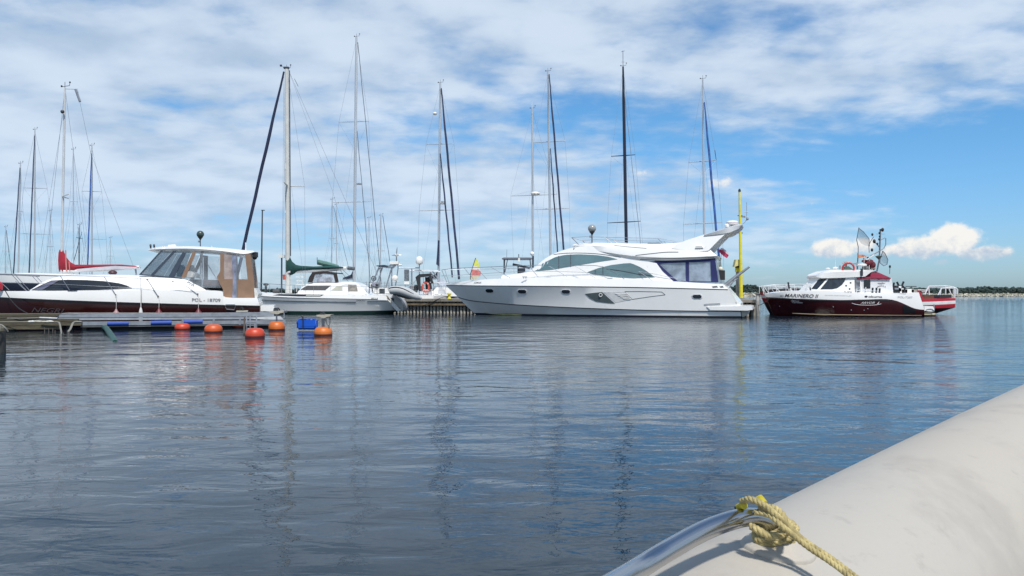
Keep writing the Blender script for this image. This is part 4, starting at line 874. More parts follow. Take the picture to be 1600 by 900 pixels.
# ================================================================== WHITE SAILING YACHT, GREEN COVER
def build_green():
    fr = Frame(0, 49.6); R = thing('sailing_yacht', (P(448,0,49.6).x, 49.6, 0), 'white sailing yacht with dark green sail cover moored stern to the timber pier', 'sailboat')
    E = [(350,452.5,.02),(378,454.5,.65),(405,457,1.1),(440,459,1.45),(490,460,1.68),(545,460.5,1.7),(590,461.3,1.5),(602,462,1.45)]
    G = [(352,457,.02),(379,460,.68),(405,463,1.14),(440,465,1.5),(490,466.5,1.72),(545,467.7,1.74),(590,468.6,1.52),(606,469.3,1.46)]
    Bt = [(366,0,.02,.24),(385,0,.38,.22),(410,0,.8,.2),(445,0,1.15,.18),(490,0,1.4,.17),(545,0,1.4,.18),(590,0,1.15,.20),(621,0,.9,.22)]
    W_ = [(368,0,.02,.02),(387,0,.34,.01),(412,0,.75,.0),(446,0,1.1,-.02),(490,0,1.36,-.02),(545,0,1.36,.0),(588,0,1.1,.02),(610,0,.8,.06)]
    K = [(380,0,.02,-.4),(392,0,.1,-.4),(415,0,.4,-.4),(447,0,.7,-.4),(490,0,.9,-.4),(545,0,.9,-.4),(582,0,.6,-.4),(598,0,.4,-.4)]
    hull = loft('hull', fr, [K, W_, Bt, G, E], [GEL(), mat('dark_green_antifouling', (.008,.035,.026), .5)], R, 4, [1, 1, 0, 0, 0], angle=30); bh = bvh_of(hull)
    gl = mat('dark_stripe', (.05,.055,.06), .5)
    stripe('sheer_stripe', bh, dens([(402,462.4),(440,464.6),(490,466),(545,467),(590,467.9)], 4), .8, gl, hull); stripe('boot_stripe', bh, dens([(404,468),(440,470),(490,471.2),(556,472)], 4), 1.3, gl, hull); stripe('boot_stripe', bh, dens([(574,471),(590,470.8),(604,470.4)], 3), 1.2, gl, hull)
    lettering('boat_name', bh, 'DOLA I', 557, 570.5, 470.8, 470.8, 2.4, gl, hull, .2); lettering('builder_mark', bh, 'BELLA', 580, 590.5, 467.2, 467.2, 2.2, gl, hull, .2)
    w = panel('hull_window', bh, [(426.5,461.2),(436,459.4),(470,459.8),(506,460.2),(500,463.2),(465,463),(440,462)], DGLASS(), hull, .015, 20)
    panel('pale_pane', bh, [(478,460.6),(503,460.8),(499,462.9),(478,462.8)], mat('pale_blind', (.42,.41,.33), .4), w, .03, 6)
    # open transom
    b = MB(); cc = fr.p(620, 473.5, .45); pts = []
    for k in range(20):
        a = 2*pi*k/20; pts.append((620.5+cos(a)*9.5+sin(a)*3.5, 474+sin(a)*12.5+cos(a)*3))
    b.slab(Frame(0, 49.6), pts, .95, -.9); tr = b.build('transom', mat('grey_gelcoat', (.42,.43,.42), .35, var=.08), R, True, 40)
    b = MB(); b.slab(fr, [(598,461.5),(606,462),(626,485),(620,486)], 1.2, -1.2); b.build('transom_edge', GEL2(), R)
    b = MB(); b.box(fr.p(612.5, 467.5, 1.0), .2, .1, .16); b.build('step_locker', DARKM(), tr)
    b = MB(); b.tube([fr.p(604,462,1.3), fr.p(613,474,1.1), fr.p(627,484,.9)], .03, 6); b.build('rudder_stay', mat('dark_stripe', (.05,.055,.06), .5), tr)
    # coachroof
    c0 = [(462,460.5,.8),(480,460.8,1.2),(520,461,1.3),(560,461.5,1.3),(577,462,1.2)]
    c1 = [(466,455,.75),(481,446,1.05),(520,444.5,1.15),(558,444,1.15),(572,456,1.12)]
    c2 = [(467,454,.6),(482,442.8,.85),(520,441.4,.9),(556,441.4,.9),(569,452,.9)]
    c3 = [(468,453.5,.02),(483,441.8,.02),(520,440.4,.02),(556,440.6,.02),(568,451,.02)]
    roof = loft('coachroof', fr, [c0, c1, c2, c3], GEL(), R, 4, angle=40); br = bvh_of(roof)
    panel('side_window', br, [(468,453.3),(479.5,446.2),(517,446.2),(508,453.6)], mat('brown_glass', (.08,.075,.07), .15, spec=.7), roof, .015, 12)
    panel('side_window', br, [(518,453.6),(526,447),(535,446.8),(535,453.8)], mat('pale_blind', (.42,.41,.33), .4), roof, .015, 8)
    cur = panel('cockpit_window', br, [(543.5,444.5),(557,444.8),(559,455),(544,455)], mat('curtain_grey', (.22,.20,.17), .6, var=.4, vscale=6), roof, .02, 8)
    b = MB(); b.slab(fr, [(534,445),(543,443.5),(543,455.5),(535,456)], 1.2, .9); b.build('door_frame', GEL2(), roof)
    # sprayhood
    sh = MB(); sh.slab(fr, [(480.5,441.5),(483,433),(488,425.5),(505,423.8),(526,426),(529,440.5),(524,441),(521,429),(505,427),(492,429),(488,441.5)], 1.0, .95); sh.slab(fr, [(480.5,441.5),(483,433),(488,425.5),(505,423.8),(526,426),(529,440.5),(524,441),(521,429),(505,427),(492,429),(488,441.5)], -.95, -1.0)
    sh.slab(fr, [(488,425.5),(505,423.6),(526,425.8),(526,427.5),(505,425.5),(489,427.5)], .95, -.95); hood = sh.build('sprayhood', mat('dark_brown_canvas', (.03,.022,.022), .85, var=.2), R)
    b = MB(); b.slab(fr, [(489,440.5),(492,429),(505,427),(521,429),(524,440)], .97, .96); b.build('sprayhood_window', VINYL(), hood)
    b = MB(); b.slab(fr, [(493,429.5),(502,428.5),(502,433),(493,434)], .3, .1); b.build('instrument_pod', DARKM(), R)
    for x in (499, 511):
        b = MB(); b.slab(fr, [(x-4,441),(x-3,434),(x+5,433.5),(x+7,436),(x+4,441)], .5, .1); b.build('cockpit_cushion', mat('cream_cushion', (.5,.46,.36), .8, var=.2), R)
    # rig
    al = mat('cream_mast', (.56,.56,.53), .4, var=.05)
    mast = rig(R, 49.6, (450,458), (448,108), [(None,476,291,0)], [(443.5,112,365,454,.10,NAVY(),49.6)], al, .165, shroud=False)
    wires('mast_track', [([P(452.3,110,49.45), P(454,400,49.45)], .03)], DARKM(), mast); b = MB(); b.tube([P(449,290,49.6), P(443.5,284.5,48.2)], .06, 6, r2=.03); b.build('spreader', al, mast)
    b = MB(); b.box(P(447.5,106,49.6), .32, .2, .1); b.box(P(439,102.5,49.6), .12,.1,.1); b.tube([P(439,103,49.6), P(446,107,49.6)], .012, 4); b.build('masthead_cap', DARKM(), mast)
    wires('rigging', [([P(449,110,49.6), P(476,291,49), P(477,458,48.4)], .008), ([P(451,110,49.6), P(595,440,49.6)], .009), ([P(443.5,112,49.6), P(441,458,50.5)], .008), ([P(446,200,49.6), P(440,458,48.2)], .007), ([P(455,290,49.6), P(478,458,49)], .006), ([P(460,123,49.4), P(466,135,49.4)], .02), ([P(451,110,49.6), P(520,300,49.6), P(560,440,49.6)], .007)], WIRE(), mast, 4)
    b = MB()
    for y in (258, 262, 331): b.tube([P(446.3,y-2,49.5), P(446.3,y+2,49.5)], .05, 6)
    b.build('mast_fitting', GEL2(), mast, True)
    b = MB(); b.tube([P(452,424,49.6), P(500,422.5,49.6), P(541.5,419,49.6)], .115, 8); b.build('boom', GEL2(), R, True)
    prof = [(448,401,431),(453,401.5,431),(456,408,430),(462,413.3,426.5),(470,415,424),(490,416.2,421.5),(512,415.5,420.8),(530,416.2,419.8),(537,417.2,418.6)]
    cover = MB(); n = 10; rings = []
    for x, y0, y1 in prof:
        c = fr.p(x, (y0+y1)/2, 0); hh = (y1-y0)/2*49.6/F; ww = .2
        rings.append([c+Vector((0, ww*cos(2*pi*k/n), hh*sin(2*pi*k/n))) for k in range(n)])
    m = len(rings); cover.add([v for r_ in rings for v in r_], [(i*n+k, i*n+(k+1)%n, (i+1)*n+(k+1)%n, (i+1)*n+k) for i in range(m-1) for k in range(n)]+[tuple(range(n)), tuple((m-1)*n+k for k in range(n))])
    cv = cover.build('sail_cover', GREEN(), R, True, 50)
    b = MB(); b.slab(fr, [(449.5,424),(453.5,423.2),(453.5,426),(449.5,426.2)], .215, .2); b.build('cover_patch', mat('flag_white', (.62,.56,.60), .9), cv)
    b = MB(); b.tube([P(496.5,409.5,49.9), P(512,413.2,49.9), P(529,416.5,49.9)], [.16,.17,.08], 8); b.build('rolled_canvas', mat('faded_green_canvas', (.10,.20,.17), .85, var=.3), R, True)
    wires('mainsheet', [([P(530,420,49.6), P(545,441,49.6)], .012), ([P(534,420,49.6), P(552,437,49.6)], .012), ([P(495.5,402,50), P(495.7,412,50)], .02)], DARKM(), R)
    b = MB(); b.tube([P(543,418.8,50), P(554,420,50)], .11, 8); b.build('outboard_bracket', mat('navy_grey', (.07,.085,.10), .6), R)
    # radar post, deck gear, rails
    b = MB(); b.tube([P(440,458,49.8), P(440.3,403,49.8)], .05, 7); b.build('radar_post', DARKM(), R, True)
    b = MB(); b.box(P(440.3,400.5,49.8), .34, .3, .2); b.build('radar_scanner', GEL2(), R)
    b = MB(); b.tube([P(443.8,429,49.3), P(444.3,437,49.3)], .09, 8); b.build('rolled_flag', mat('red_orange_cloth', (.4,.1,.07), .8), R, True)
    for x, hgt in ((450,14),(455,12)): b = MB(); b.tube([P(x,458,49.4), P(x,458-hgt,49.4)], .05, 6); b.build('halyard_bundle', mat('rope_white', (.6,.6,.58), .8), R)
    b = MB(); b.tube([P(415.5,458,49.9), P(415.5,447,49.9)], .07, 7); b.ball(P(415.5,444.5,49.9), .14, 8, 6, (1.3,1,.6)); b.build('anchor_windlass', DARKM(), R, True)
    b = MB(); b.tube([P(427,455,50.1), P(437,455,50.1)], .13, 9); b.build('life_raft', mat('dark_canister', (.06,.065,.07), .6), R)
    seg = []
    for sg, bo in ((1, 1.45), (-1, 1.45)):
        f = lambda x, y, k: tuple(fr.p(x,y,k)) if sg > 0 else tuple(fr.mir(fr.p(x,y,k), k))
        rt = [(352,438,.1),(380,440.5,.65),(405,442.5,1.05),(440,445,1.4),(490,446.5,1.6),(545,447.5,1.62),(600,448,1.4)]
        seg += [(cat_rom([f(*q) for q in rt], 2), .009), (cat_rom([f(x,y+7,k) for x,y,k in rt], 2), .006)]
        for x, y, k in rt+[(465,445.7,1.5),(517,447,1.61),(572,447.7,1.5)]: seg.append(([f(x,y,k), f(x,y+15,k)], .012))
    wires('lifelines', seg, STEEL(), R, 4)
    b = MB()                                                   # white pulpit frame / dinghy cradle forward of the sprayhood
    for sx in (0, 7): b.tube([P(463+sx,456,49), P(466+sx,438,49), P(471+sx,427,49)], .02, 5)
    for y in (433, 439, 445): b.tube([P(462,y,49), P(476,y,49.1)], .014, 5)
    b.build('white_frame', GEL2(), R)
    b = MB(); b.tube([fr.p(580,444,.8), fr.p(583,458,.8)], .03, 6); b.tube([fr.p(577,440,.6), fr.p(577,458,.6)], .03, 6); b.box(fr.p(597,455,.5), .3, .3, .3); b.build('stern_gear', DARKM(), R)
build_green()

# ---- pontoon boats beyond the pier: stern arch cruiser, sprayhood cruiser, T-top
def arch_boat():
    t = 57.5; R = thing('cruising_yacht', (P(596,0,t).x, t+2, 0), 'cruising yacht with a tubular stern arch, solar panel and wind generator', 'sailboat')
    hull_axis(R, Vector((P(596,0,t).x, t+3, 0)), (.15, 1), 11, 3.6, 1.25, GEL())
    seg = []
    def L(*pts, r=.04, dz=0): seg.append(([P(x, y, t+dz) for x, y in pts], r))
    L((579,451),(592,418),(596,416),(622,413.5),(628,414), r=.05); L((586,452),(598,418)); L((592,452),(596,418.5), r=.035); L((603,450),(611,422),(619,414), r=.05); L((612,448),(612.5,418), (616,414), r=.04); L((618,447),(622,420),(622,414)); L((623,418.5),(655,418.5)); L((640,422.5),(685,423), r=.035)
    wires('stern_arch', seg, mat('arch_tube', (.30,.33,.37), .35, .7), R); seg.clear()
    L((579,451),(592,420),(596,418), dz=2.2); L((603,450),(611,424), dz=2.2)
    wires('stern_arch', seg, mat('arch_tube', (.30,.33,.37), .35, .7), R)
    b = MB(); b.slab(Frame(0, t), [(588,414.8),(600,413.8),(606,415),(606,417.8),(596,417.3),(588,416)], .2, -2.4); b.build('solar_panel', mat('solar_panel', (.03,.04,.06), .2), R)
    b = MB(); b.box(P(616.5,410.5,t), .62, .4, .22); b.build('radar_scanner', GEL2(), R)
    b = MB(); b.tube([P(619.5,413,t), P(619.5,400,t)], .045, 6); b.build('wind_generator_pole', GALV(), R)
    g = MB(); g.ball(P(619.5,398.4,t-.1), .13, 8, 6, (1,2,1)); gen = g.build('wind_generator', GEL2(), R, True)
    for dx, dy in ((-7.5,.8),(8,.4),(1.2,-12.5)):
        b = MB(); a = P(619.5,398.4,t-.3); c = P(619.5+dx,398.4+dy,t-.3); b.tube([a, a.lerp(c,.5), c], [.03,.05,.015], 5); b.build('blade', GALV(), gen)
    b = MB(); b.torus(P(584,435,t), .16, .03, (0,1,0)); 
    for k in range(3): a = k*pi/3; b.tube([P(584,435,t)-Vector((cos(a)*.16,0,sin(a)*.16)), P(584,435,t)+Vector((cos(a)*.16,0,sin(a)*.16))], .018, 5)
    b.build('cable_reel', BLACK(), R)
    b = MB(); b.ball(P(617,434.5,t-.2), .22, 10, 7, (1.1,.7,1)); b.build('satellite_dish', GEL2(), R, True)
    b = MB(); b.lathe(P(586,444,t), [(.22,-.12),(.24,.12)], 10); b.build('horseshoe_case', mat('lilac_case', (.34,.33,.40), .6), R)
    r = random.Random(4)
    for k in range(9):
        x = r.uniform(572, 604); y = r.uniform(444, 455); b = MB(); b.box(P(x, y, t+r.uniform(-.4,.6)), r.uniform(.15,.4), .3, r.uniform(.2,.55)); b.build('deck_gear', [GEL2(), DARKM(), BLACK(), GALV()][k % 4], R)
    seg = [([P(x, 458, t-.3), P(x+r.uniform(-1,1), 440, t-.3)], .018) for x in (573,581,589,596,601,607,613)]; seg.append(([P(570,441,t-.3), P(613,441,t-.3)], .014)); seg.append(([P(570,449,t-.3), P(613,449,t-.3)], .01)); wires('pushpit', seg, STEEL(), R)
arch_boat()

def dinghy():
    t = 47.5; fr = Frame(0, t+.75); R = thing('inflatable_dinghy', tuple(P(632,466,t+.75)), 'grey inflatable dinghy with a black stripe tilted up on the pier edge', 'dinghy')
    path = [(608.5,454),(613,453.5),(622,453.5),(632,456),(643,461),(651,464.5),(657,466.5)]; rr = [.20,.25,.27,.26,.21,.15,.06]
    g = mat('grey_hypalon', (.43,.44,.44), .55, var=.06, vscale=4)
    for s in (1, -1):
        b = MB(); pts = [(fr.p(x,y,.62*(1 if i < 5 else (.8 if i == 5 else .35))) if s > 0 else fr.mir(fr.p(x,y,.62*(1 if i < 5 else (.8 if i == 5 else .35))), .62*(1 if i < 5 else (.8 if i == 5 else .35)))) for i, (x, y) in enumerate(path)]
        ps = cat_rom([tuple(p)+(q,) for p, q in zip(pts, rr)], 3); b.tube([p[:3] for p in ps], [p[3] for p in ps], 12); tb = b.build('tube', g, R, True, 60)
        if s > 0:
            b = MB(); b.tube([Vector(p[:3])+Vector((0, -p[3]*.78, p[3]*.62)) for p in ps], .035, 6); b.build('rubbing_strake', BLACK(), tb)
    b = MB(); b.slab(fr, [(615,459),(622,457),(638,461),(654,467),(636,467.5),(622,463.5)], .42, -.42); b.build('keel', mat('dark_hull', (.07,.075,.08), .5), R, True)
    b = MB(); b.slab(fr, [(612.5,448),(616,448),(618,462),(614,461)], .45, -.45); b.build('transom_board', mat('dark_hull', (.07,.075,.08), .5), R)
dinghy()

def hood_boat():
    t = 57.0; R = thing('cruising_yacht', (P(672,0,t).x, t+2, 0), 'white cruising yacht with black sprayhood and white satellite dome behind the pier', 'sailboat')
    hull_axis(R, Vector((P(668,0,t).x, t+3.5, 0)), (.1, 1), 11, 3.8, 1.2, GEL(), roof=False)
    b = MB(); b.slab(Frame(0, t), [(662,463),(663,457),(676,455),(682,449),(700,449),(708,456),(713,463)], .5, -2.2); cab = b.build('cabin', GEL(), R, True, 20); bc = bvh_of(cab)
    for x0, x1 in ((679,685),(688.5,691),(664,669)): panel('window', bc, [(x0,460),(x0+.3,461.8),(x1,461.8),(x1+.3,460)][::-1], DGLASS(), cab, .02, 5)
    fr = Frame(0, t)
    b = MB()
    for s0, s1 in ((1.0,.95),(-.95,-1.0)): b.slab(fr, [(649,433),(655,428.5),(672,427.5),(678,443),(674,443),(670,432),(657,433.5),(657,455),(654.5,455)], s0, s1)
    b.slab(fr, [(649,433),(655,428.3),(672,427.2),(673,429),(655,430.2),(651,433.5)], .95, -.95); b.slab(fr, [(664,433),(672.5,433),(675,452),(665,452)], .3, .2); hood = b.build('sprayhood', mat('black_canvas', (.018,.020,.024), .85, var=.3), R)
    b = MB(); b.slab(fr, [(686,445),(688,433.5),(694,436),(701,446)], .9, .88); b.build('windscreen', VINYL(), R)
    b = MB(); p = P(655.2,412.5,t); b.tube([Vector((p.x,p.y,1.5)), p], .04, 7); b.build('dome_post', GALV(), R)
    b = MB(); b.lathe(p, [(.10,-.06),(.20,0),(.25,.06),(.255,.30),(.23,.42),(.14,.52),(.02,.55)], 18); b.build('satellite_dome', GEL(), R, True, 50)
    seg = [([P(643.5,452,t), P(643.5,420,t)], .06), ([P(646,443,t), P(655,430,t)], .02), ([P(646,450,t), P(657,443,t)], .035), ([P(672,425,t), P(679,435,t)], .05), ([P(676,424,t), P(683,434,t)], .05), ([P(640,423.5,t), P(688,425,t)], .04), ([P(671,441,t-.3), P(700,442,t-.3)], .03), ([P(684,442,t), P(695,449,t)], .035), ([P(672,426,t), P(679,452,t)], .03), ([P(655,424,t),P(655,460,t)],.02),([P(661,424,t),P(662,460,t)],.02)]
    wires('arch_tubes', seg, GALV(), R)
    b = MB(); b.slab(Frame(0, t-.4), [(631.5,421),(639,421),(639,439),(631.5,439)], .05, -.05); b.build('liferaft_panel', mat('grey_mesh_panel', (.11,.13,.15), .6, var=.4, vscale=12), R)
    b = MB(); b.slab(Frame(0, t-.4), [(631.5,440),(639.5,440),(639.5,444),(631.5,444)], .1, -.1); b.build('locker_box', GEL2(), R)
    r = random.Random(9)
    for k in range(8):
        x = r.uniform(640, 705); y = r.uniform(447, 456); b = MB(); b.box(P(x, y, t+r.uniform(0,.6)), r.uniform(.15,.4), .3, r.uniform(.15,.4)); b.build('deck_gear', [DARKM(), GEL2(), GALV(), BLACK()][k % 4], R)
    wires('pushpit', [([P(x, 461, t-.4), P(x, 446, t-.4)], .016) for x in (634,642,650,681,690,699)]+[([P(630,446,t-.4), P(656,446,t-.4)], .014), ([P(680,447,t-.4), P(702,448,t-.4)], .014)], STEEL(), R)
    lb = thing('lifebuoy', tuple(P(665.3,457,t-.7)), 'faded red lifebuoy hanging above the pier below the black sprayhood', 'lifebuoy')
    b = MB(); c = P(665.3,448.5,t-.7); pts = [c+Vector((.22*cos(a*pi/10), 0, .33*sin(a*pi/10))) for a in range(21)]; b.tube(pts, .075, 8, False); b.build('ring', mat('faded_red_foam', (.50,.09,.07), .6, var=.2, vscale=6), lb, True, 60)
    b = MB()
    for a in (.8, 2.4, 3.9, 5.5): b.tube([c+Vector((.22*cos(a-.12),0,.33*sin(a-.12))), c+Vector((.22*cos(a+.12),0,.33*sin(a+.12)))], .080, 8)
    b.build('band', mat('pale_pink_band', (.6,.4,.36), .7), lb, True)
    b = MB(); b.tube([P(665.3,457,t-.7), P(665.3,466,t-.7)], .025, 5); b.build('lifebuoy_post', GALV(), lb)
    # T-top launch
    t = 60; R = thing('motor_launch', (P(808,0,t).x, t+1, 0), 'launch with a flat grey roof on posts behind the bow of the motor yacht', 'motorboat')
    hull_axis(R, Vector((P(810,0,t).x, t+1.5, 0)), (.3, 1), 9, 3, 1.2, GEL())
    b = MB(); b.slab(Frame(0, t), [(784,403.5),(787,402.3),(829,402.3),(832,403.3),(830,405),(787,405)], .9, -.9); b.build('flat_roof', mat('grey_roof', (.12,.13,.16), .6), R)
    for sg_ in ([([P(788.5,405,t-.8), P(787.5,428,t-.8)], .045), ([P(793,405,t-.8), P(789,425,t-.8)], .03), ([P(828,405,t-.8), P(829.5,418,t-.8)], .04), ([P(810.5,397,t), P(810.5,402,t)], .03), ([P(787.5,405,t+.8), P(787.5,428,t+.8)], .045), ([P(792,390,t), P(791.6,402,t)], .012)]): wires('roof_post', [sg_], DARKM(), R)
    b = MB(); b.tube([P(801,413,t), P(815,416,t), P(828,419,t)], .09, 7); b.box(P(815.5,424,t), .5, .4, .45); b.box(P(809.5,421,t), .1, .1, .6); b.build('engine_cowl', mat('dark_cowl', (.07,.08,.10), .6), R, True, 30)
    b = MB(); b.tube([P(832.5,425,t), P(833,400,t)], .06, 7); b.build('dome_mast', mat('navy_mast', (.012,.016,.035), .35), R)
    b = MB(); b.ball(P(831.5,396.2,t), .16, 12, 8); b.build('radar_dome', GEL(), R, True)
    b = MB(); b.box(P(811,406,t-.9), .14, .1, .26); b.build('deck_light', GEL2(), R)
hood_boat()

def sail_dinghy():
    t = 75; R = thing('sailing_dinghy', (P(742,0,t).x, t, 0), 'small sailing dinghy with yellow, white and pink sail beyond the yacht bow', 'sailboat')
    fr = Frame(0, t); b = MB(); b.tube([P(735,437,t), P(735.2,428,t), P(743.3,403,t)], .04, 6); b.build('mast', DARKM(), R)
    for nm, pl, m in (('yellow_panel', [(743.3,403.5),(739.8,415),(749.5,417.5),(748.5,412),(746,406)], mat('sail_yellow', (.66,.68,.12), .8, var=.1)), ('white_panel', [(739.8,415),(738,421),(750.5,423),(749.5,417.5)], mat('sail_white', (.72,.66,.60), .8)), ('pink_panel', [(738,421),(735.7,432),(750.5,430.5),(751.5,427),(750.5,423)], mat('sail_pink', (.66,.20,.18), .8, var=.25, vscale=2)), ('cream_panel', [(735.7,432),(734,437),(744,436),(750.5,430.5)], mat('sail_cream', (.6,.55,.38), .8))):
        b = MB(); b.slab(fr, pl, .02, -.02); b.build(nm, m, R)
    hull_axis(R, Vector((P(742,0,t).x, t, 0)), (-1, .1), 4.4, 1.6, .35, GEL(), roof=False)
sail_dinghy()

# ================================================================== FINGER PONTOON
def build_pontoon():
    fr = Frame(-15, 31.1); N_ = 30.55
    R = thing('finger_pontoon', tuple(fr.p(230, 505, 0, 0)), 'low narrow finger pontoon of grey steel rails with blue foam sleeves', 'pontoon')
    gv = GALV()
    def bar(name, x0, x1, y0, y1, b1, b2, m, par=R, x2=None):
        b = MB(); b.slab(fr, [(x0,y0[0]),(x1,y0[1]),(x1,y1[1]),(x0,y1[0])], b1, b2); return b.build(name, m, par)
    bar('edge_rail', 88, 428, (491.5,487.5), (496.3,494.5), .55, .45, gv)
    bar('edge_rail', 88, 440, (497.2,495.2), (500.4,498.5), .55, .47, mat('bright_galvanised', (.40,.42,.45), .4, .5, var=.15))
    x = 96; k = 0
    while x < 420:                                              # walkway planks
        b = MB(); b.slab(fr, [(x,489.4),(x+8.6,489.3),(x+8.6,490.4),(x,490.5)], .44, -.40); b.build('walkway_plank', mat('grey_plank', (.24,.235,.225), .85, var=.3, vscale=4), R); x += 9
    bar('lower_rail', 126, 446, (502.6,500), (508.6,505.8), .60, .50, gv)
    bar('bottom_rail', 126, 430, (509.5,506.5), (511.3,508), .58, .50, mat('dull_rail', (.16,.165,.17), .5, .4, var=.2))
    bar('float_row', 130, 440, (511.5,508), (520,515), .3, -.3, mat('dark_float', (.02,.02,.024), .6))
    for x0, x1, y in ((168,201.5,506), (236,268.5,504.7), (286,317,503.2)):
        b = MB(); b.tube([fr.p(x0,y,.56), fr.p(x1,y-.5,.56)], .083, 10); b.build('blue_sleeve', mat('blue_foam', (.012,.055,.30), .55, var=.12), R, True, 50)
    for x in (131.5,):
        b = MB(); b.slab(fr, [(x-3.2,510),(x+3.4,510),(x+3.2,534),(x-3,534)], .5, .35); b.build('support_post', TIMD(), R)
    for x in (285.5, 334, 375, 432.5):
        b = MB(); b.slab(fr, [(x-1.5,498),(x+1.5,498),(x+1.2,508),(x-1.2,508)], .66, .60); b.build('bracket', GALV(), R)
    b = MB(); b.slab(fr, [(395,498.6),(402,495.6),(438,494.5),(443,499.5)], .62, .2); b.build('end_plate', mat('pale_end_plate', (.52,.53,.53), .5, var=.15), R)
    b = MB(); b.tube([fr.p(441,496,.5), fr.p(441.5,515,.5)], .035, 6); b.tube([fr.p(443.5,483,.5), fr.p(444,497,.5)], .02, 5); b.build('end_post', GALV(), R)
    for x, y in ((378,485.6), (430,486.6)):
        b = MB(); b.slab(fr, [(x-9,y),(x+9,y-.4),(x+9,y+1.5),(x-9,y+2)], .45, .1); b.build('cleat_plate', mat('beige_plate', (.4,.38,.3), .6), R)
        b = MB(); b.torus(fr.p(x+(4 if x > 400 else 0), y-2, .3), .08, .022, (.2,1,.3), 12, 6); b.torus(fr.p(x+1, y-1.5, .35), .06, .02, (.8,.4,.3), 10, 6); b.build('rope_coil', BLACK(), R, True)
    ld = thing('boarding_ladder', tuple(P(392,516,26.4)), 'small pale metal boarding ladder hooked on the pontoon between the orange buoys', 'ladder')
    for x in (385, 390.5, 400.5): b = MB(); b.tube(cat_rom([tuple(P(x,497,28)), tuple(P(x+.2,495.5,27.2)), tuple(P(x+.3,500,26.6)), tuple(P(x+.3,517,26.6))], 3), .022, 6); b.build('upright', GALV(), ld, True)
    for y in (503.5, 508.5, 513.5): b = MB(); b.tube([P(385,y,26.6), P(400.8,y-.3,26.6)], .018, 6); b.build('rung', GALV(), ld)
    b = MB(); b.tube([P(382,497,27.5), P(381.5,522,24.5)], .03, 6); o = b.build('mooring_stake', mat('rusty_post', (.07,.05,.04), .8)); tag(o, 'thin rusty stake standing in the water left of the nearest red buoy', 'stake')
    # old timber part at the left
    W_ = thing('timber_jetty', tuple(fr.p(40,510,.6,0)), 'old olive brown timber jetty at the left edge joining the steel pontoon', 'jetty')
    op = OLIVE()
    for (x0, x1, ya, yb, h, bb) in ((-60,92,491,490.6,3.2,.60),(-60,88,494.6,494.3,3.0,.62),(-60,122,498.6,498.2,4.2,.66),(-60,128,503.4,503.2,5.4,.70),(-60,96,509.6,509.4,5,.72)):
        b = MB(); b.slab(fr, [(x0,ya),(x1,yb),(x1-1,yb+h),(x0,ya+h+.3)], bb, bb-.25); b.build('beam', op, W_)
    b = MB(); b.slab(fr, [(-60,491),(90,490.7),(90,491.6),(-60,492)], .35, -.9); b.build('deck_board', op, W_)
    for x in (20, 75, 108): b = MB(); b.tube([fr.p(x,505,.5), fr.p(x,540,.5)], .11, 7); b.build('post', TIMD(), W_, True)
    wires('hand_line', [([P(-40,497,27), P(30,497.3,27), P(62,496.7,27.2)], .014), ([P(-20,503,26.8), P(40,502.6,26.8), P(91,503,27)], .012)], mat('grey_line', (.28,.27,.24), .8), W_)
    wires('steel_bar', [([P(62,496.5,27), P(90,497.5,27.1)], .035)], GALV(), W_)
    b = MB(); 
    for i in range(14): b.ball(P(48+i*2.7+random.uniform(-1,1), 502.6+random.uniform(-.7,.3), 26.7), random.uniform(.025,.06), 6, 4, (1.6,1,.6))
    tag(b.build('bird_droppings', mat('white_droppings', (.62,.61,.57), .8), W_), kind='stuff')
    wires('curved_pipe', [(cat_rom([tuple(P(83,503.5,26.8)), tuple(P(91,503.4,26.6)), tuple(P(93.5,507,26.4)), tuple(P(96,520,26)), tuple(P(98,535,24))], 4), .025)], mat('pale_hose', (.22,.21,.18), .7), W_)
    wires('curved_pipe', [(cat_rom([tuple(P(127,503,26.8)), tuple(P(116,503.4,26.6)), tuple(P(112.5,508,26.4)), tuple(P(110,514,26.2)), tuple(P(106,519,26))], 4), .034)], mat('pale_hose', (.22,.21,.18), .7), W_)
    rb = mat('rusty_rod', (.05,.04,.035), .8)
    cg = thing('rod_cage', tuple(P(92,530,24.6)), 'cage of thin rusty rods hanging into the water from the timber jetty', 'cage')
    for x, y0, y1 in ((69.5,512,522),(76,513,526),(82.5,513,541),(86,516,536),(99,520,538),(102,523,537),(108,519,543),(112.5,522,541)): b = MB(); b.tube([P(x,y0,25), P(x+.3,y1,24.4)], .012, 4); b.build('rod', rb, cg)
    for (x0,x1,y) in ((69,84,514.5),(83,112,528.5),(98,113,534.5),(84,112,537)): b = MB(); b.tube([P(x0,y,24.8), P(x1,y-.6,24.7)], .011, 4); b.build('rod', rb, cg)
    gp = MB(); gp.tube([P(162.5,511.5,27.6), P(166,513,26.6), P(176,528,23), P(180,536,21.4)], [.08,.09,.095,.09], 10); o = gp.build('green_pipe', mat('green_plastic', (.010,.065,.055), .5, var=.25), None, True, 50); tag(o, 'green plastic pipe slanting down into the water from the steel pontoon', 'pipe')
    # mooring post, left edge
    p = P(-4.5, 552, 17.1); mp = thing('mooring_post', (p.x, p.y, 0), 'dark wet timber mooring post with a pale worn top at the left edge', 'post')
    b = MB(); b.tube([(p.x,p.y,-1), (p.x,p.y,P(0,517,17.1).z)], .165, 12); b.build('trunk', TIMD(), mp, True, 40)
    b = MB(); b.lathe((p.x-.02,p.y,P(0,517,17.1).z), [(.17,-.03),(.165,.06),(.11,.11),(.03,.125)], 12); b.build('worn_top', mat('worn_wood', (.14,.125,.085), .9, var=.35, bump=.01), mp, True)
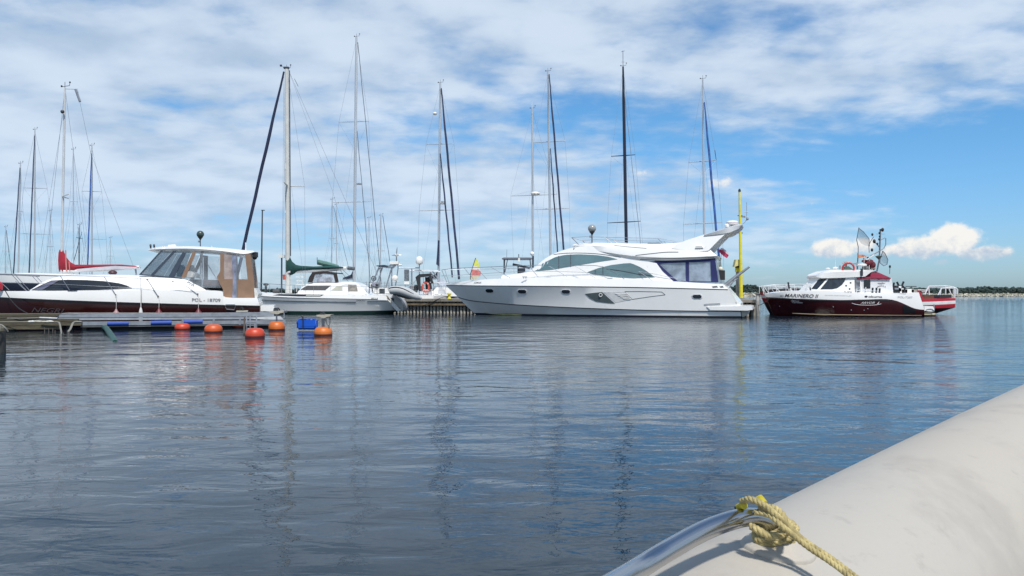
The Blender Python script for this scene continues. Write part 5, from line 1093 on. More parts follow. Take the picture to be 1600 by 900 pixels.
    wires('post_rope', [(cat_rom([tuple(P(-6,507,16.9)), tuple(P(2,507.5,16.9)), tuple(P(8,512,16.9)), tuple(P(12.5,518,16.95))], 4), .016), ([P(2,507.5,16.9), P(-4,530,16.88)], .012)], mat('pale_hose', (.22,.21,.18), .7), mp)
build_pontoon()

def buoys():
    for i, (x, yt, yb, w, red, lab) in enumerate(((285,506,516,23,1,'red orange mooring buoy farthest left beneath the blue foam sleeve'),(333.5,507.6,520.5,27,.5,'orange mooring buoy second from the left, against the pontoon'),(374.5,502.5,513.5,21,.75,'orange mooring buoy farthest back, behind the boarding ladder'),(398.3,513.5,528.5,30,1,'red mooring buoy nearest the camera, beside the boarding ladder'),(432.3,503,517.3,25,0,'bright orange mooring buoy at the end of the pontoon'),(505,511.5,525.3,28,-.3,'orange mooring buoy out alone beside the blue canister'))):
        t = H*F/(yb-CY-1); r = w/2*t/F; hgt = (yb-yt)*t/F; c = P(x, yb, t); c.z = 0
        R = thing('mooring_buoy', tuple(c), lab, 'buoy', 'orange mooring buoys by the pontoon')
        colr = (.50+.05*(1-red), .055+.075*(1-red), .022+.003*(1-red))
        prof = [(r*.55,-.12),(r*.9,-.06),(r,hgt*.28),(r*.985,hgt*.5),(r*.88,hgt*.76),(r*.66,hgt*.94),(r*.3,hgt*1.0),(.03,hgt*.98)]
        b = MB(); b.lathe(c, cat_rom(prof, 2), 20); o = b.build('float_body', mat('orange_plastic_%d' % i, colr, .42, var=.10, vscale=2.5, dirt=(colr[0]*.45, colr[1]*.5, colr[2], .62, .78), dscale=4), R, True, 70)
        b = MB(); b.lathe(c, [(r*1.004,-.03),(r*1.008,hgt*.14),(r*1.012,hgt*.17),(r*.99,hgt*.19)], 20); b.build('slime_band', mat('dark_slime', (.05,.012,.012), .5, var=.4), R, True)
        top = P(x, (500 if x != 505 else 497.5) if i != 3 else 505, t).z
        if x == 432.3: top = P(x, 489, t).z
        b = MB(); b.tube([(c.x,c.y,hgt*.95), (c.x,c.y,top)], .028 if x != 505 else .04, 7, r2=.028 if x != 505 else .055); b.build('post', GALV(), R, True)
        if x in (432.3, 505):
            y = 494 if x == 505 else 488; yy = t
            b = MB(); b.slab(Frame(0, yy), [(x-11,y-1.8),(x+11.5,y-2.4),(x+11,y+.4),(x+5,y+1.2),(x+3,y+2.8),(x-3,y+2.8),(x-5,y+1.2),(x-10,y+.4)], .22, -.22); b.build('head_plate', mat('weathered_cap', (.42,.38,.30), .8, var=.2), R)
            b = MB(); b.torus(P(x-2,y-4,yy), .06, .018, (.3,1,.2), 12, 6); b.torus(P(x+1,y-4.5,yy), .05, .02, (1,.3,.2), 12, 6); b.box(P(x-1,y-3.4,yy), .14,.1,.06); b.build('shackle', DARKM(), R, True)
            if x == 505: wires('rope_loop', [(cat_rom([tuple(P(x+10,493,yy-.1)), tuple(P(x+10.6,503,yy-.1)), tuple(P(x+8.5,509,yy-.1)), tuple(P(x+5,505,yy-.1)), tuple(P(x+4,498,yy))], 4), .015), ([P(x+8.8,508,yy-.1), P(x+8.8,513,yy-.1)], .02)], mat('grey_rope', (.12,.12,.11), .85), R)
    # blue canister floating on its side
    t = 29.5; c = P(480.3, 506.5, 27.5); t = 27.5; R = thing('blue_canister', (c.x, c.y, 0), 'bright blue plastic canister lying on its side on the water', 'canister')
    s = t/F; b = MB(); hw, hh, dd = 15.2*s, 8.4*s, .17; n = 6; ring = []
    bm = bmesh.new(); bmesh.ops.create_cube(bm, size=1); bmesh.ops.scale(bm, vec=(hw*2, dd*2, hh*2), verts=bm.verts); bmesh.ops.bevel(bm, geom=list(bm.edges), offset=.055, segments=3, affect='EDGES')
    bb = MB(); bb.add([v.co+c for v in bm.verts], [tuple(v.index for v in f.verts) for f in bm.faces]); bm.free(); bl = mat('blue_plastic', (.006,.085,.50), .35, var=.08)
    bb.build('body', bl, R, True, 50)
    b = MB()
    for x in (470, 476, 483, 489): b.box(P(x+2, 498.6, t), .07, .26, .02)
    b.box(P(481,505,t-.175), .5, .012, .22); b.build('moulded_rib', bl, R)
    b = MB(); b.tube([P(466,504,t-.1), P(463.8,504,t-.1)], .05, 8); b.build('cap', mat('dark_blue_plastic', (.004,.03,.2), .4), R, True)
    b = MB(); b.tube([P(472.5,494,t-.2), P(473.5,499,t-.2), P(473.6,515,t-.2)], .022, 6); b.tube([P(471,493,t-.2), P(474.5,496,t-.2)], .03, 6); b.build('lashing', BLACK(), R)
buoys()

# ================================================================== RED AND WHITE BOAT behind, then the MAROON FISHING BOAT
def build_red_boat():
    fr = Frame(0, 48.6); R = thing('fishing_boat', tuple(fr.p(1340,480,0,0)), 'red and white striped boat moored behind the maroon angling boat', 'boat')
    E = [(1186,456.5,.02),(1215,459,.8),(1260,463,1.3),(1330,466,1.55),(1400,467.5,1.6),(1450,467,1.55),(1493,465.8,1.25)]
    A = [(1188,461,.02),(1216,464,.8),(1260,468,1.3),(1330,471,1.55),(1400,472,1.6),(1450,471.5,1.55),(1493,469.6,1.26)]
    B2 = [(1190,465,.02),(1217,469,.78),(1260,473,1.3),(1330,476,1.55),(1400,477.2,1.6),(1450,476.6,1.55),(1493,474.6,1.26)]
    C = [(1193,472,.02),(1220,475,.7),(1262,479,1.2),(1330,481,1.5),(1400,482.5,1.55),(1450,482,1.5),(1492,480.6,1.2)]
    D = [(1203,0,.02,.0),(1228,0,.5,.0),(1265,0,1.0,.0),(1330,0,1.3,.0),(1400,0,1.3,.0),(1445,0,1.0,.0),(1461,0,.5,.02)]
    K = [(1215,0,.02,-.4),(1232,0,.2,-.4),(1268,0,.5,-.4),(1330,0,.7,-.4),(1390,0,.7,-.4),(1430,0,.4,-.4),(1450,0,.1,-.4)]
    hull = loft('hull', fr, [K, D, C, B2, A, E], [mat('dark_bottom', (.03,.008,.014), .4), RED(), mat('white_hull_paint', (.68,.68,.67), .4, dirt=(.5,.42,.36,.6,.75))], R, 4, [0, 0, 1, 2, 1, 1], angle=40)
    b = MB(); b.slab(fr, [(1468,466),(1487,465.5),(1487,460.5),(1470,460.8)], 1.2, -.9); b.build('engine_box', mat('charcoal_box', (.02,.022,.026), .6), R)
    b = MB(); b.slab(fr, [(1440,467.5),(1460,467.5),(1459,461.5),(1443,461)], .9, -.9); b.build('wooden_thwart', mat('brown_timber', (.09,.05,.03), .8, var=.3), R)
    for k, (pts, r) in enumerate([([(1434,453),(1447,453.5),(1451,447.3),(1478,446.8),(1490,448.5),(1495,451)], .03), ([(1445,460),(1451,448)], .04), ([(1452,461),(1451,448)], .035), ([(1463,467),(1471,450.5),(1480,450),(1494,450.3),(1496,452),(1496,460)], .04), ([(1468.5,467.5),(1470,452)], .035), ([(1477.5,464),(1477.5,447)], .035), ([(1486,460),(1482.5,450.3)], .035), ([(1491.5,466),(1491.5,451)], .045), ([(1440,456),(1448,456)], .02)]):
        b = MB(); b.tube([fr.p(x,y,.8) for x, y in pts], r, 6); b.build('rail_tube', ALUW(), R, True)
    b = MB(); b.slab(fr, [(1489,452),(1495,452),(1495,459),(1489,459)], .5, .48); b.build('white_screen', mat('pale_screen', (.6,.62,.62), .5, alpha=.7), R)
    seg = [([fr.p(1186,448,.1), fr.p(1210,447.5,.8), fr.p(1240,448.5,1.1), fr.p(1270,449,1.3)], .02)]+[([fr.p(x,448,.7), fr.p(x,460,.7)], .018) for x in (1186.5,1193,1201,1214,1228,1244)]
    wires('bow_rail', seg, ALUW(), R)
    b = MB(); b.slab(fr, [(1212,458),(1213,452),(1236,450),(1248,451),(1250,460)], .6, -.6); b.build('stowed_gear', mat('dark_gear', (.05,.045,.04), .8, var=.4), R)
build_red_boat()

def build_marinero():
    fr = Frame(0, 44.5); R = thing('fishing_boat', tuple(fr.p(1320,480,0,0)), 'maroon and white angling boat lettered MARINERO II with a red awning', 'boat')
    E = [(1194,459,.02),(1212,457.3,.6),(1238,455,1.1),(1275,453.7,1.38),(1315,455.5,1.45),(1350,458,1.45),(1400,458.7,1.42),(1432,456.8,1.35),(1436,458,1.33)]
    G = [(1197,464.2,.02),(1214,465,.6),(1239,466.3,1.12),(1275,467.6,1.42),(1315,468.7,1.5),(1350,468,1.5),(1394,468.3,1.48),(1428,481.5,1.42),(1444.5,484,1.38)]
    M2 = [(1200,471,.02),(1216,472,.5),(1241,474,1.0),(1276,476,1.34),(1315,477.5,1.44),(1350,478,1.45),(1394,479,1.44),(1428,486,1.4),(1444.5,487,1.36)]
    C = [(1207,0,.02,.16),(1221,0,.36,.13),(1244,0,.8,.11),(1278,0,1.15,.1),(1315,0,1.3,.09),(1350,0,1.33,.09),(1394,0,1.34,.09),(1428,0,1.34,.09),(1444.5,0,1.32,.09)]
    K = [(1216,0,.02,-.35),(1228,0,.12,-.4),(1250,0,.4,-.4),(1280,0,.7,-.4),(1315,0,.8,-.4),(1350,0,.8,-.4),(1394,0,.8,-.4),(1428,0,.8,-.4),(1444,0,.8,-.4)]
    mar = mat('deep_maroon_gelcoat', (.034,.004,.005), .17, var=.15, vscale=1, coat=.1)
    hull = loft('hull', fr, [K, C, M2, G, E], [GEL(), mar], R, 5, [1,1,1,0,0], angle=28); bh = bvh_of(hull)
    stripe('gold_boot_line', bh, dens([(1238,489.4),(1275,491),(1315,491.8),(1394,492.4),(1440,492.6)], 4), .9, mat('gold_line', (.42,.33,.20), .5), hull)
    stripe('rub_rail', bh, dens([(1199,465.5),(1215,466),(1239,467.3),(1275,468.7),(1315,469.8),(1350,469),(1392,469.3)], 4), .9, BLACK(), hull, .03)
    panel('dark_panel', bh, [(1410.5,478),(1412,476.4),(1422,480.5),(1428.5,483.5),(1431,486),(1430,489.5),(1411,489.6)], mat('charcoal_vinyl', (.008,.008,.011), .3), hull, .012, 12)
    blk = mat('black_lettering', (.02,.02,.03), .5); wht = mat('white_lettering', (.62,.60,.60), .5); gry = mat('pale_grey_lettering', (.42,.43,.45), .5)
    lettering('name_marinero_ii', bh, 'MARINERO II', 1226, 1279, 464.2, 465.3, 5.6, blk, hull, .28)
    lettering('prefix_mark', bh, 'M/Y', 1219, 1225, 463.4, 463.6, 2.0, blk, hull, .2)
    lettering('owner_script', bh, 'Scott', 1236, 1249, 470.8, 471.8, 2.6, wht, hull, .3); lettering('owner_script', bh, 'Cornelius', 1237.5, 1254, 473.3, 474, 2.3, wht, hull, .2)
    lettering('builder_name', bh, 'ARVOR', 1344.5, 1367, 474.6, 474.6, 3.3, wht, hull, .5)
    stripe('swoosh', bh, cat_rom([(1331,473.5),(1340,476),(1358,476.8),(1371,476),(1377,474.5)], 4), .7, wht, hull, .014); panel('swoosh_fin', bh, [(1370,475),(1374,470.8),(1373,474.6)], wht, hull, .015, 5, 2)
    lettering('sponsor_name', bh, 'okuma', 1357, 1378.5, 464.7, 465, 3.2, blk, hull); panel('sponsor_mark', bh, [(1350.7,463.3),(1351.5,462.3),(1353.5,461.8),(1355.3,462.4),(1355.9,463.4),(1355,464.4),(1353.3,464.9),(1351.5,464.4)], blk, hull, .014, 8)
    lettering('harbour_number', bh, 'POL-7207', 1403, 1426, 465.5, 466, 3.0, gry, hull); lettering('small_print', bh, 'www.marinero.pl', 1289, 1330, 461.6, 462.5, 1.5, gry, hull)
    for x, y in ((1302,479.5),(1330,484.5),(1350,484.8),(1356,482.5),(1218,478.5)):
        b = MB(); t = hit(bh, x, y) or 43; b.lathe(P(x,y,t), [(.02,-.02),(.024,.015),(.012,.02)], 8, (0,-1,0)); b.build('skin_fitting', GALV(), hull)
    # wheelhouse
    w0 = [(1262,456,.8),(1285,456,1.15),(1320,457,1.18),(1346,459,1.18)]
    w1 = [(1266,451.8,.75),(1284,452.3,1.08),(1320,450,1.12),(1346,452,1.12)]
    w2 = [(1280,434.5,.72),(1294,434,.95),(1320,433.5,1.0),(1344,433.5,1.0)]
    w3 = [(1281,434,.02),(1294,433,.02),(1320,432.5,.02),(1344,432.5,.02)]
    house = loft('wheelhouse', fr, [w0, w1, w2, w3], GEL(), R, 4, angle=30); bw = bvh_of(house, hull)
    gl = mat('wheelhouse_glass', (.02,.025,.032), .08, var=.4, vscale=3, spec=.8)
    panel('front_window', bw, [(1267.5,451.3),(1279.5,436),(1292,435.4),(1277,451.8)], gl, house, .02, 10)
    panel('side_window', bw, [(1281.5,452),(1295,435.6),(1321.5,434.3),(1320,439),(1315.5,445),(1308,450.3),(1300,452)], gl, house, .02, 16)
    panel('cabin_door', bw, [(1335.5,436),(1344,436),(1344,456),(1336,456)], mat('grey_door_glass', (.15,.16,.18), .2, var=.5, vscale=4), house, .02, 6)
    b = MB()
    for x, y in ((1322,446.5),(1329,442),(1327.5,451.5)): b.lathe(P(x,y,(hit(bw,x,y) or 43.4)), [(.05,-.02),(.046,.015),(.02,.02)], 10, (0,-1,0))
    b.build('deck_fitting', DARKM(), house, True)
    lettering('club_mark', bw, 'FIL BAIS', 1319, 1331, 456.6, 457, 1.9, blk, house)
    r0 = [(1274,431.5,.6),(1284,434.5,1.0),(1315,434,1.12),(1345,432.6,1.12),(1352,432,1.1)]
    r1 = [(1275,430.3,.65),(1288,426.5,1.02),(1315,424.5,1.15),(1345,424,1.12),(1365,422.2,1.1)]
    r2 = [(1281,427,.4),(1292,422.5,.7),(1315,421.8,.85),(1345,421.8,.85),(1364,421.6,.9)]
    r3 = [(1282,426.5,.02),(1293,421.8,.02),(1315,421,.02),(1345,421.2,.02),(1364,421.2,.02)]
    roof = loft('wheelhouse_roof', fr, [r0, r1, r2, r3], GEL(), R, 4, angle=35); brf = bvh_of(roof)
    b = MB(); b.lathe(fr.p(1293.5,420.8,.3), [(.10,0),(.13,.04),(.05,.09)], 10); b.build('gps_dome', GEL(), roof, True)
    b = MB(); b.lathe(fr.p(1305,420.5,.3), [(.12,0),(.15,.06),(.1,.12)], 10); b.build('gps_dome', GEL(), roof, True)
    b = MB(); b.tube([fr.p(1305,420,.3), fr.p(1306,385,.3)], .012, 4, r2=.005); b.build('whip_antenna', ALUW(), roof)
    for x, y in ((1322,409.7),(1346,413)):
        b = MB(); b.lathe(fr.p(x,y+1.4,.3), [(.12,-.07),(.27 if x > 1330 else .18,-.04),(.29 if x > 1330 else .2,.03),(.22,.08)], 14); b.build('radar_dome', GEL(), roof, True)
    b = MB(); b.tube([fr.p(1322,411,.3), fr.p(1322,421,.3)], .05, 6); b.tube([fr.p(1339,410,.3), fr.p(1339,421,.3)], .03, 6); b.tube([fr.p(1312.5,415,.5), fr.p(1312.5,421,.5)], .04, 6); b.slab(fr, [(1330,412),(1339,410.5),(1346,411.5),(1346,413),(1336,413)], .4, .3); b.build('radar_bracket', GALV(), roof)
    b = MB(); b.slab(fr, [(1345,419.5),(1348.5,419.5),(1348.5,431),(1345.5,431)], 1.2, 1.14); b.build('ventilator', DARKM(), roof)
    lb = thing('lifebuoy', tuple(fr.p(1325,423,.9)), 'red and white lifebuoy propped on the wheelhouse roof of the maroon angling boat', 'lifebuoy')
    b = MB(); b.torus(fr.p(1325.5,419.5,.9), .30, .055, (.1,1,.15), 20, 8, pi*.02, pi*1.98); b.build('ring', mat('lifebuoy_red', (.52,.05,.05), .5, var=.15), lb, True, 60)
    b = MB(); b.slab(fr, [(1318,423),(1321,417),(1326,416),(1333,421),(1333,423)], .6, .2); b.build('folded_net', mat('green_grey_net', (.07,.10,.08), .9, var=.4), lb)
    # aft cabin with awning
    b = MB(); b.slab(fr, [(1344,434),(1393,434),(1396,459),(1344,459)], 1.0, -1.0); aft = b.build('aft_cabin', mat('white_tarpaulin', (.70,.70,.71), .6, var=.05, vscale=2), R); ba = bvh_of(aft)
    f = panel('cabin_window', ba, [(1349.8,438.2),(1350.5,437.4),(1359.5,437.4),(1360,438.2),(1360,450.6),(1349.8,450.6)], DGLASS(), aft, .02, 6)
    stripe('seam', ba, [(1344.8,434.5),(1344.8,458)], .8, mat('grey_seam', (.35,.36,.38), .6), aft); stripe('seam', ba, [(1348.5,438),(1348.5,455)], .7, mat('grey_seam', (.35,.36,.38), .6), aft)
    lettering('club_badge_text', ba, 'ARI.MILTA', 1371, 1386, 438.4, 438.2, 1.9, blk, aft, 0, 2.4); lettering('club_badge_text', ba, 'SANTA A', 1370.5, 1384.5, 449.4, 449.6, 1.9, blk, aft, 0, 2.0)
    panel('fish_emblem', ba, [(1371,442),(1374,441.8),(1378,441.6),(1379,440.6),(1380,441.8),(1383.5,441.6),(1382,443.2),(1377,444),(1373,443.6)], mat('grey_emblem', (.30,.31,.34), .6), aft, .015, 10)
    ap = fr.p(1368,425.5,0); cs = [fr.p(1340,434,1.1), fr.p(1392,434.3,1.1), fr.mir(fr.p(1392,434.3,1.1),1.1), fr.mir(fr.p(1340,434,1.1),1.1)]; a1 = fr.p(1363,425.8,.35); a2 = fr.p(1373,425.8,.35); a3 = fr.mir(a2,.35); a4 = fr.mir(a1,.35)
    b = MB(); lo = [q-Vector((0,0,.05)) for q in cs]; b.add(cs+lo+[a1,a2,a3,a4], [(0,1,9,8),(1,2,10,9),(2,3,11,10),(3,0,8,11),(8,9,10,11),(0,4,5,1),(1,5,6,2),(2,6,7,3),(3,7,4,0),(4,7,6,5)]); b.build('awning', mat('wine_red_canvas', (.20,.008,.035), .8, var=.15), R)
    tq = MB(); t1 = [fr.p(1361.5,427.5,.46), fr.p(1375.5,427.5,.46)]; t2 = [fr.p(1368,423.6,.05)]*2; m1 = [fr.mir(q,.46) for q in t1]; tq.add(t1+m1[::-1]+[fr.p(1368,423.6,0)], [(0,1,4),(1,2,4),(2,3,4),(3,0,4),(0,3,2,1)]); tq.build('awning_cap', mat('dark_green_cap', (.02,.045,.045), .8), R)
    # mast, nets, flags
    seg = [([fr.p(1370,424,.3), fr.p(1374,405,.3), fr.p(1374.5,385,.3), fr.p(1375.5,359,.3)], .045), ([fr.p(1374.5,392,.3), fr.p(1381,388,.3), fr.p(1384,382,.3), fr.p(1384,372,.3)], .022), ([fr.p(1360,400,.3), fr.p(1367,396,.3), fr.p(1374,392,.3)], .035), ([fr.p(1358,395,.3), fr.p(1357.5,383,.3), fr.p(1361,376,.3), fr.p(1365,370,.3)], .02), ([fr.p(1366,377,.3), fr.p(1374,386,.3)], .03), ([fr.p(1390,428,.3), fr.p(1390.5,415,.3)], .02), ([fr.p(1369,365.5,.3), fr.p(1383,365.5,.3)], .012), ([fr.p(1374,376,.3), fr.p(1383,371,.3)], .025)]
    mt = wires('lattice_mast', seg, mat('mast_grey', (.16,.18,.21), .5, .3), R)
    for x, y, s in ((1379,359,.08),(1375.5,359.5,.05),(1363,366.5,.06),(1366,377,.085),(1374,364,.05),(1374.5,369.5,.05),(1373.5,374,.05),(1362.5,390.5,.07),(1390.5,416.5,.06),(1371,381,.05)): b = MB(); b.ball(fr.p(x,y,.3), s, 8, 6, (1,1,1.4)); b.build('lamp', BLACK(), mt, True)
    b = MB(); b.lathe(fr.p(1373,400.5,.3), [(.02,-.18),(.12,-.08),(.2,0),(.03,.06)], 4); b.build('radar_reflector', mat('olive_reflector', (.09,.11,.08), .5), mt)
    b = MB(); b.tube([fr.p(1366,398,.3), fr.p(1360,402,.4), fr.p(1354,406,.4)], .03, 6); b.build('boom_stay', GEL2(), mt)
    net = mat('blue_net', (.16,.20,.25), .8, var=.4, vscale=9, alpha=.42)
    for lab, pole, pl in (('landing net with pale blue mesh standing on the flybridge of the angling boat', [(1340,421),(1341,386),(1338.5,375),(1342,355.5)], [(1342.5,357),(1349,362),(1358,373),(1358.5,385),(1352,384),(1345,380),(1340,372)]), ('grey landing net with round hoop hanging from the mast of the angling boat', [(1371.5,420),(1374,408),(1379,393)], [(1379,392),(1383,396),(1387.5,406),(1386,413),(1381,415.5),(1375,411),(1375,405)])):
        o = thing('landing_net', tuple(fr.p(pole[0][0],pole[0][1],.2)), lab, 'net')
        wires('pole', [([fr.p(x,y,.2) for x, y in pole], .022), ([fr.p(x,y,.22) for x, y in (pl if lab[0] == 'g' else pl[:4])], .018)], mat('net_pole', (.10,.11,.13), .5), o)
        c = Vector((sum(p[0] for p in pl)/len(pl), sum(p[1] for p in pl)/len(pl), 0)); b = MB(); vs = [fr.p(x,y,.2) for x, y in pl]+[fr.p(c.x,c.y,-.12)]; n = len(pl); b.add(vs, [(i,(i+1)%n,n) for i in range(n)]); b.build('mesh_bag', net, o, True, 80)
    o = thing('orange_flag', tuple(fr.p(1340,404,.3)), 'small faded orange flag flying beside the landing net on the angling boat', 'flag')
    wires('staff', [([fr.p(1339.6,421,.28), fr.p(1340,396,.28)], .014)], DARKM(), o)
    b = MB(); rows = [[fr.p(1340+i*2.3, 397+.4*sin(i*1.3)+j*(6.2-i*.6)+i*.35, .3+.05*sin(i*1.6)) for i in range(7)] for j in range(2)]; b.add(rows[0]+rows[1], [(i,i+1,8+i,7+i) for i in range(6)]); b.build('flag_cloth', mat('faded_orange_cloth', (.62,.24,.13), .85, var=.15), o, True)
    # bundle of marker floats and dark red covers on the roof
    o = thing('gear_bundle', tuple(fr.p(1357,421,.2)), 'heap of dark red covers and black floats on the flybridge of the angling boat', 'gear')
    wine = mat('dark_red_cover', (.12,.018,.025), .85, var=.35, vscale=5)
    for x, y, s, sc, m in ((1357,411,.24,(1.2,1,.7),wine),(1363,414,.2,(.9,1,1),wine),(1352,408,.17,(1.3,1,.5),wine),(1360,408.5,.16,(1,1,.7),wine),(1350,404.3,.05,(1,1,1),BLACK()),(1356.5,402.8,.065,(1.2,1,.8),BLACK()),(1357.5,420,.1,(.8,1,1.4),BLACK()),(1353,418,.16,(1.4,1,.8),mat('grey_bag', (.14,.15,.16), .8)),(1364,419,.12,(1.2,1,.9),mat('beige_bag', (.32,.29,.25), .8))):
        b = MB(); b.ball(fr.p(x,y,.2), s, 10, 7, sc); b.build('cover_fold' if m is wine else 'float', m, o, True)
    for x in (1358, 1349.5): b = MB(); b.tube([fr.p(x,421,.35), fr.p(x+1,400,.35)], .015, 5); b.build('stake', GEL2(), o)
    # rails forward
    seg = []
    for s in (1, -1):
        f = lambda x, y, k: tuple(fr.p(x,y,k)) if s > 0 else tuple(fr.mir(fr.p(x,y,k), k))
        seg += [([f(1191,447,.1), f(1200,446.6,.5), f(1225,444.5,.95), f(1250,444,1.2), f(1267,444.5,1.25)], .016), ([f(1193,452,.1), f(1215,451,.7), f(1240,450,1.05), f(1262,450.5,1.22)], .009)]
        for x, y, k, x2, y2 in ((1191,447,.1,1196,458),(1202,446.5,.5,1210,457),(1226,444.5,.95,1237,455),(1229,444.5,.98,1233,455),(1267,444.5,1.25,1268,454.5),(1250,444,1.15,1262,454)): seg.append(([f(x,y,k), f(x2,y2,k+.03)], .016))
    wires('bow_rail', seg, ALUW(), R)
    for x, y0, y1 in ((1231.5,441,451),(1266,449,457)): b = MB(); b.tube([fr.p(x,y0,1.0), fr.p(x+1.5,y1,1.0)], .05, 6); b.build('rod_holder', DARKM(), R)
    b = MB(); b.box(fr.p(1263,444,.4), .3, .1, .06); b.tube([fr.p(1262,452,.4), fr.p(1261,441,.4)], .03, 6); b.build('searchlight', GEL2(), R)
    for x in (1338, 1343.5, 1352, 1363, 1369, 1374): b = MB(); b.tube([fr.p(x,459,1.35), fr.p(x+.6,450.5-(x % 3),1.35)], .05 if x > 1360 else .035, 6); b.build('rod_holder', DARKM() if x > 1360 else GEL2(), R, True)
    wires('side_rail', [([fr.p(1337,454,1.38), fr.p(1373,455,1.38)], .02), ([fr.p(1335,458.3,1.4), fr.p(1415,458.6,1.4)], .028)], GALV(), R)
    # stern fishing gear
    dk = mat('black_gear', (.012,.013,.017), .45, var=.3)
    for pts, r in (([(1391,441),(1395,450),(1400,454)], .05), ([(1397,441.5),(1395.5,449)], .05), ([(1401.5,440.5),(1404,446),(1409,447),(1412,440)], .055), ([(1394,447.5),(1412,447.5)], .05), ([(1396,455),(1401,448),(1408,454),(1414,449)], .06), ([(1411,452),(1418,453.5)], .05), ([(1415,447.5),(1432,447.5)], .02), ([(1405,447),(1404,457)], .06)):
        b = MB(); b.tube([fr.p(x,y,.9) for x, y in pts], r, 6); b.build('rod_rack', dk, R, True)
    for x, y, w, h, m in ((1399,456,.35,.25,dk),(1406.5,455.5,.2,.35,GEL2()),(1411,455,.3,.2,dk),(1400,451.5,.3,.12,GALV()),(1419,455,.45,.25,GEL2()),(1427,455,.35,.2,mat('beige_bag', (.32,.29,.25), .8)),(1404,451,.14,.3,ALUW())):
        b = MB(); b.box(fr.p(x,y,.8), w, .35, h); b.build('tackle_box', m, R)
    b = MB(); b.slab(fr, [(1433,453.5),(1437,454),(1444,468),(1443,469.5),(1440,466)], 1.3, 1.24); b.build('red_quarter_board', RED(), R)
    b = MB(); b.slab(fr, [(1444.5,478.5),(1458,478.5),(1460,483),(1458,486.5),(1444.5,486)], 1.0, -1.0); b.build('bathing_platform', GEL(), R)
    b = MB(); b.slab(fr, [(1444.5,489.5),(1462,489.3),(1460,492),(1444.5,492)], .9, -.9); b.build('trim_tab', mat('cream_paint', (.55,.50,.33), .5), R)
    wires('ladder', [(cat_rom([tuple(fr.p(x,y,1.02)) for x, y in ((1446,486),(1449,483),(1456,483),(1459,487),(1450,487.5))], 3), .02), ([fr.p(1459.5,475,.9), fr.p(1460,486,.9)], .025)], GALV(), R)
    o = wires('bow_line', [(cat_rom([tuple(fr.p(1202,468,.1)), tuple(P(1196,472,44.3)), tuple(P(1190,475.5,44.4)), tuple(P(1183.5,477.5,44.7))], 4), .018)], BLACK(), None); tag(o, 'dark mooring line from the angling boat bow to the pier corner post', 'rope')
build_marinero()

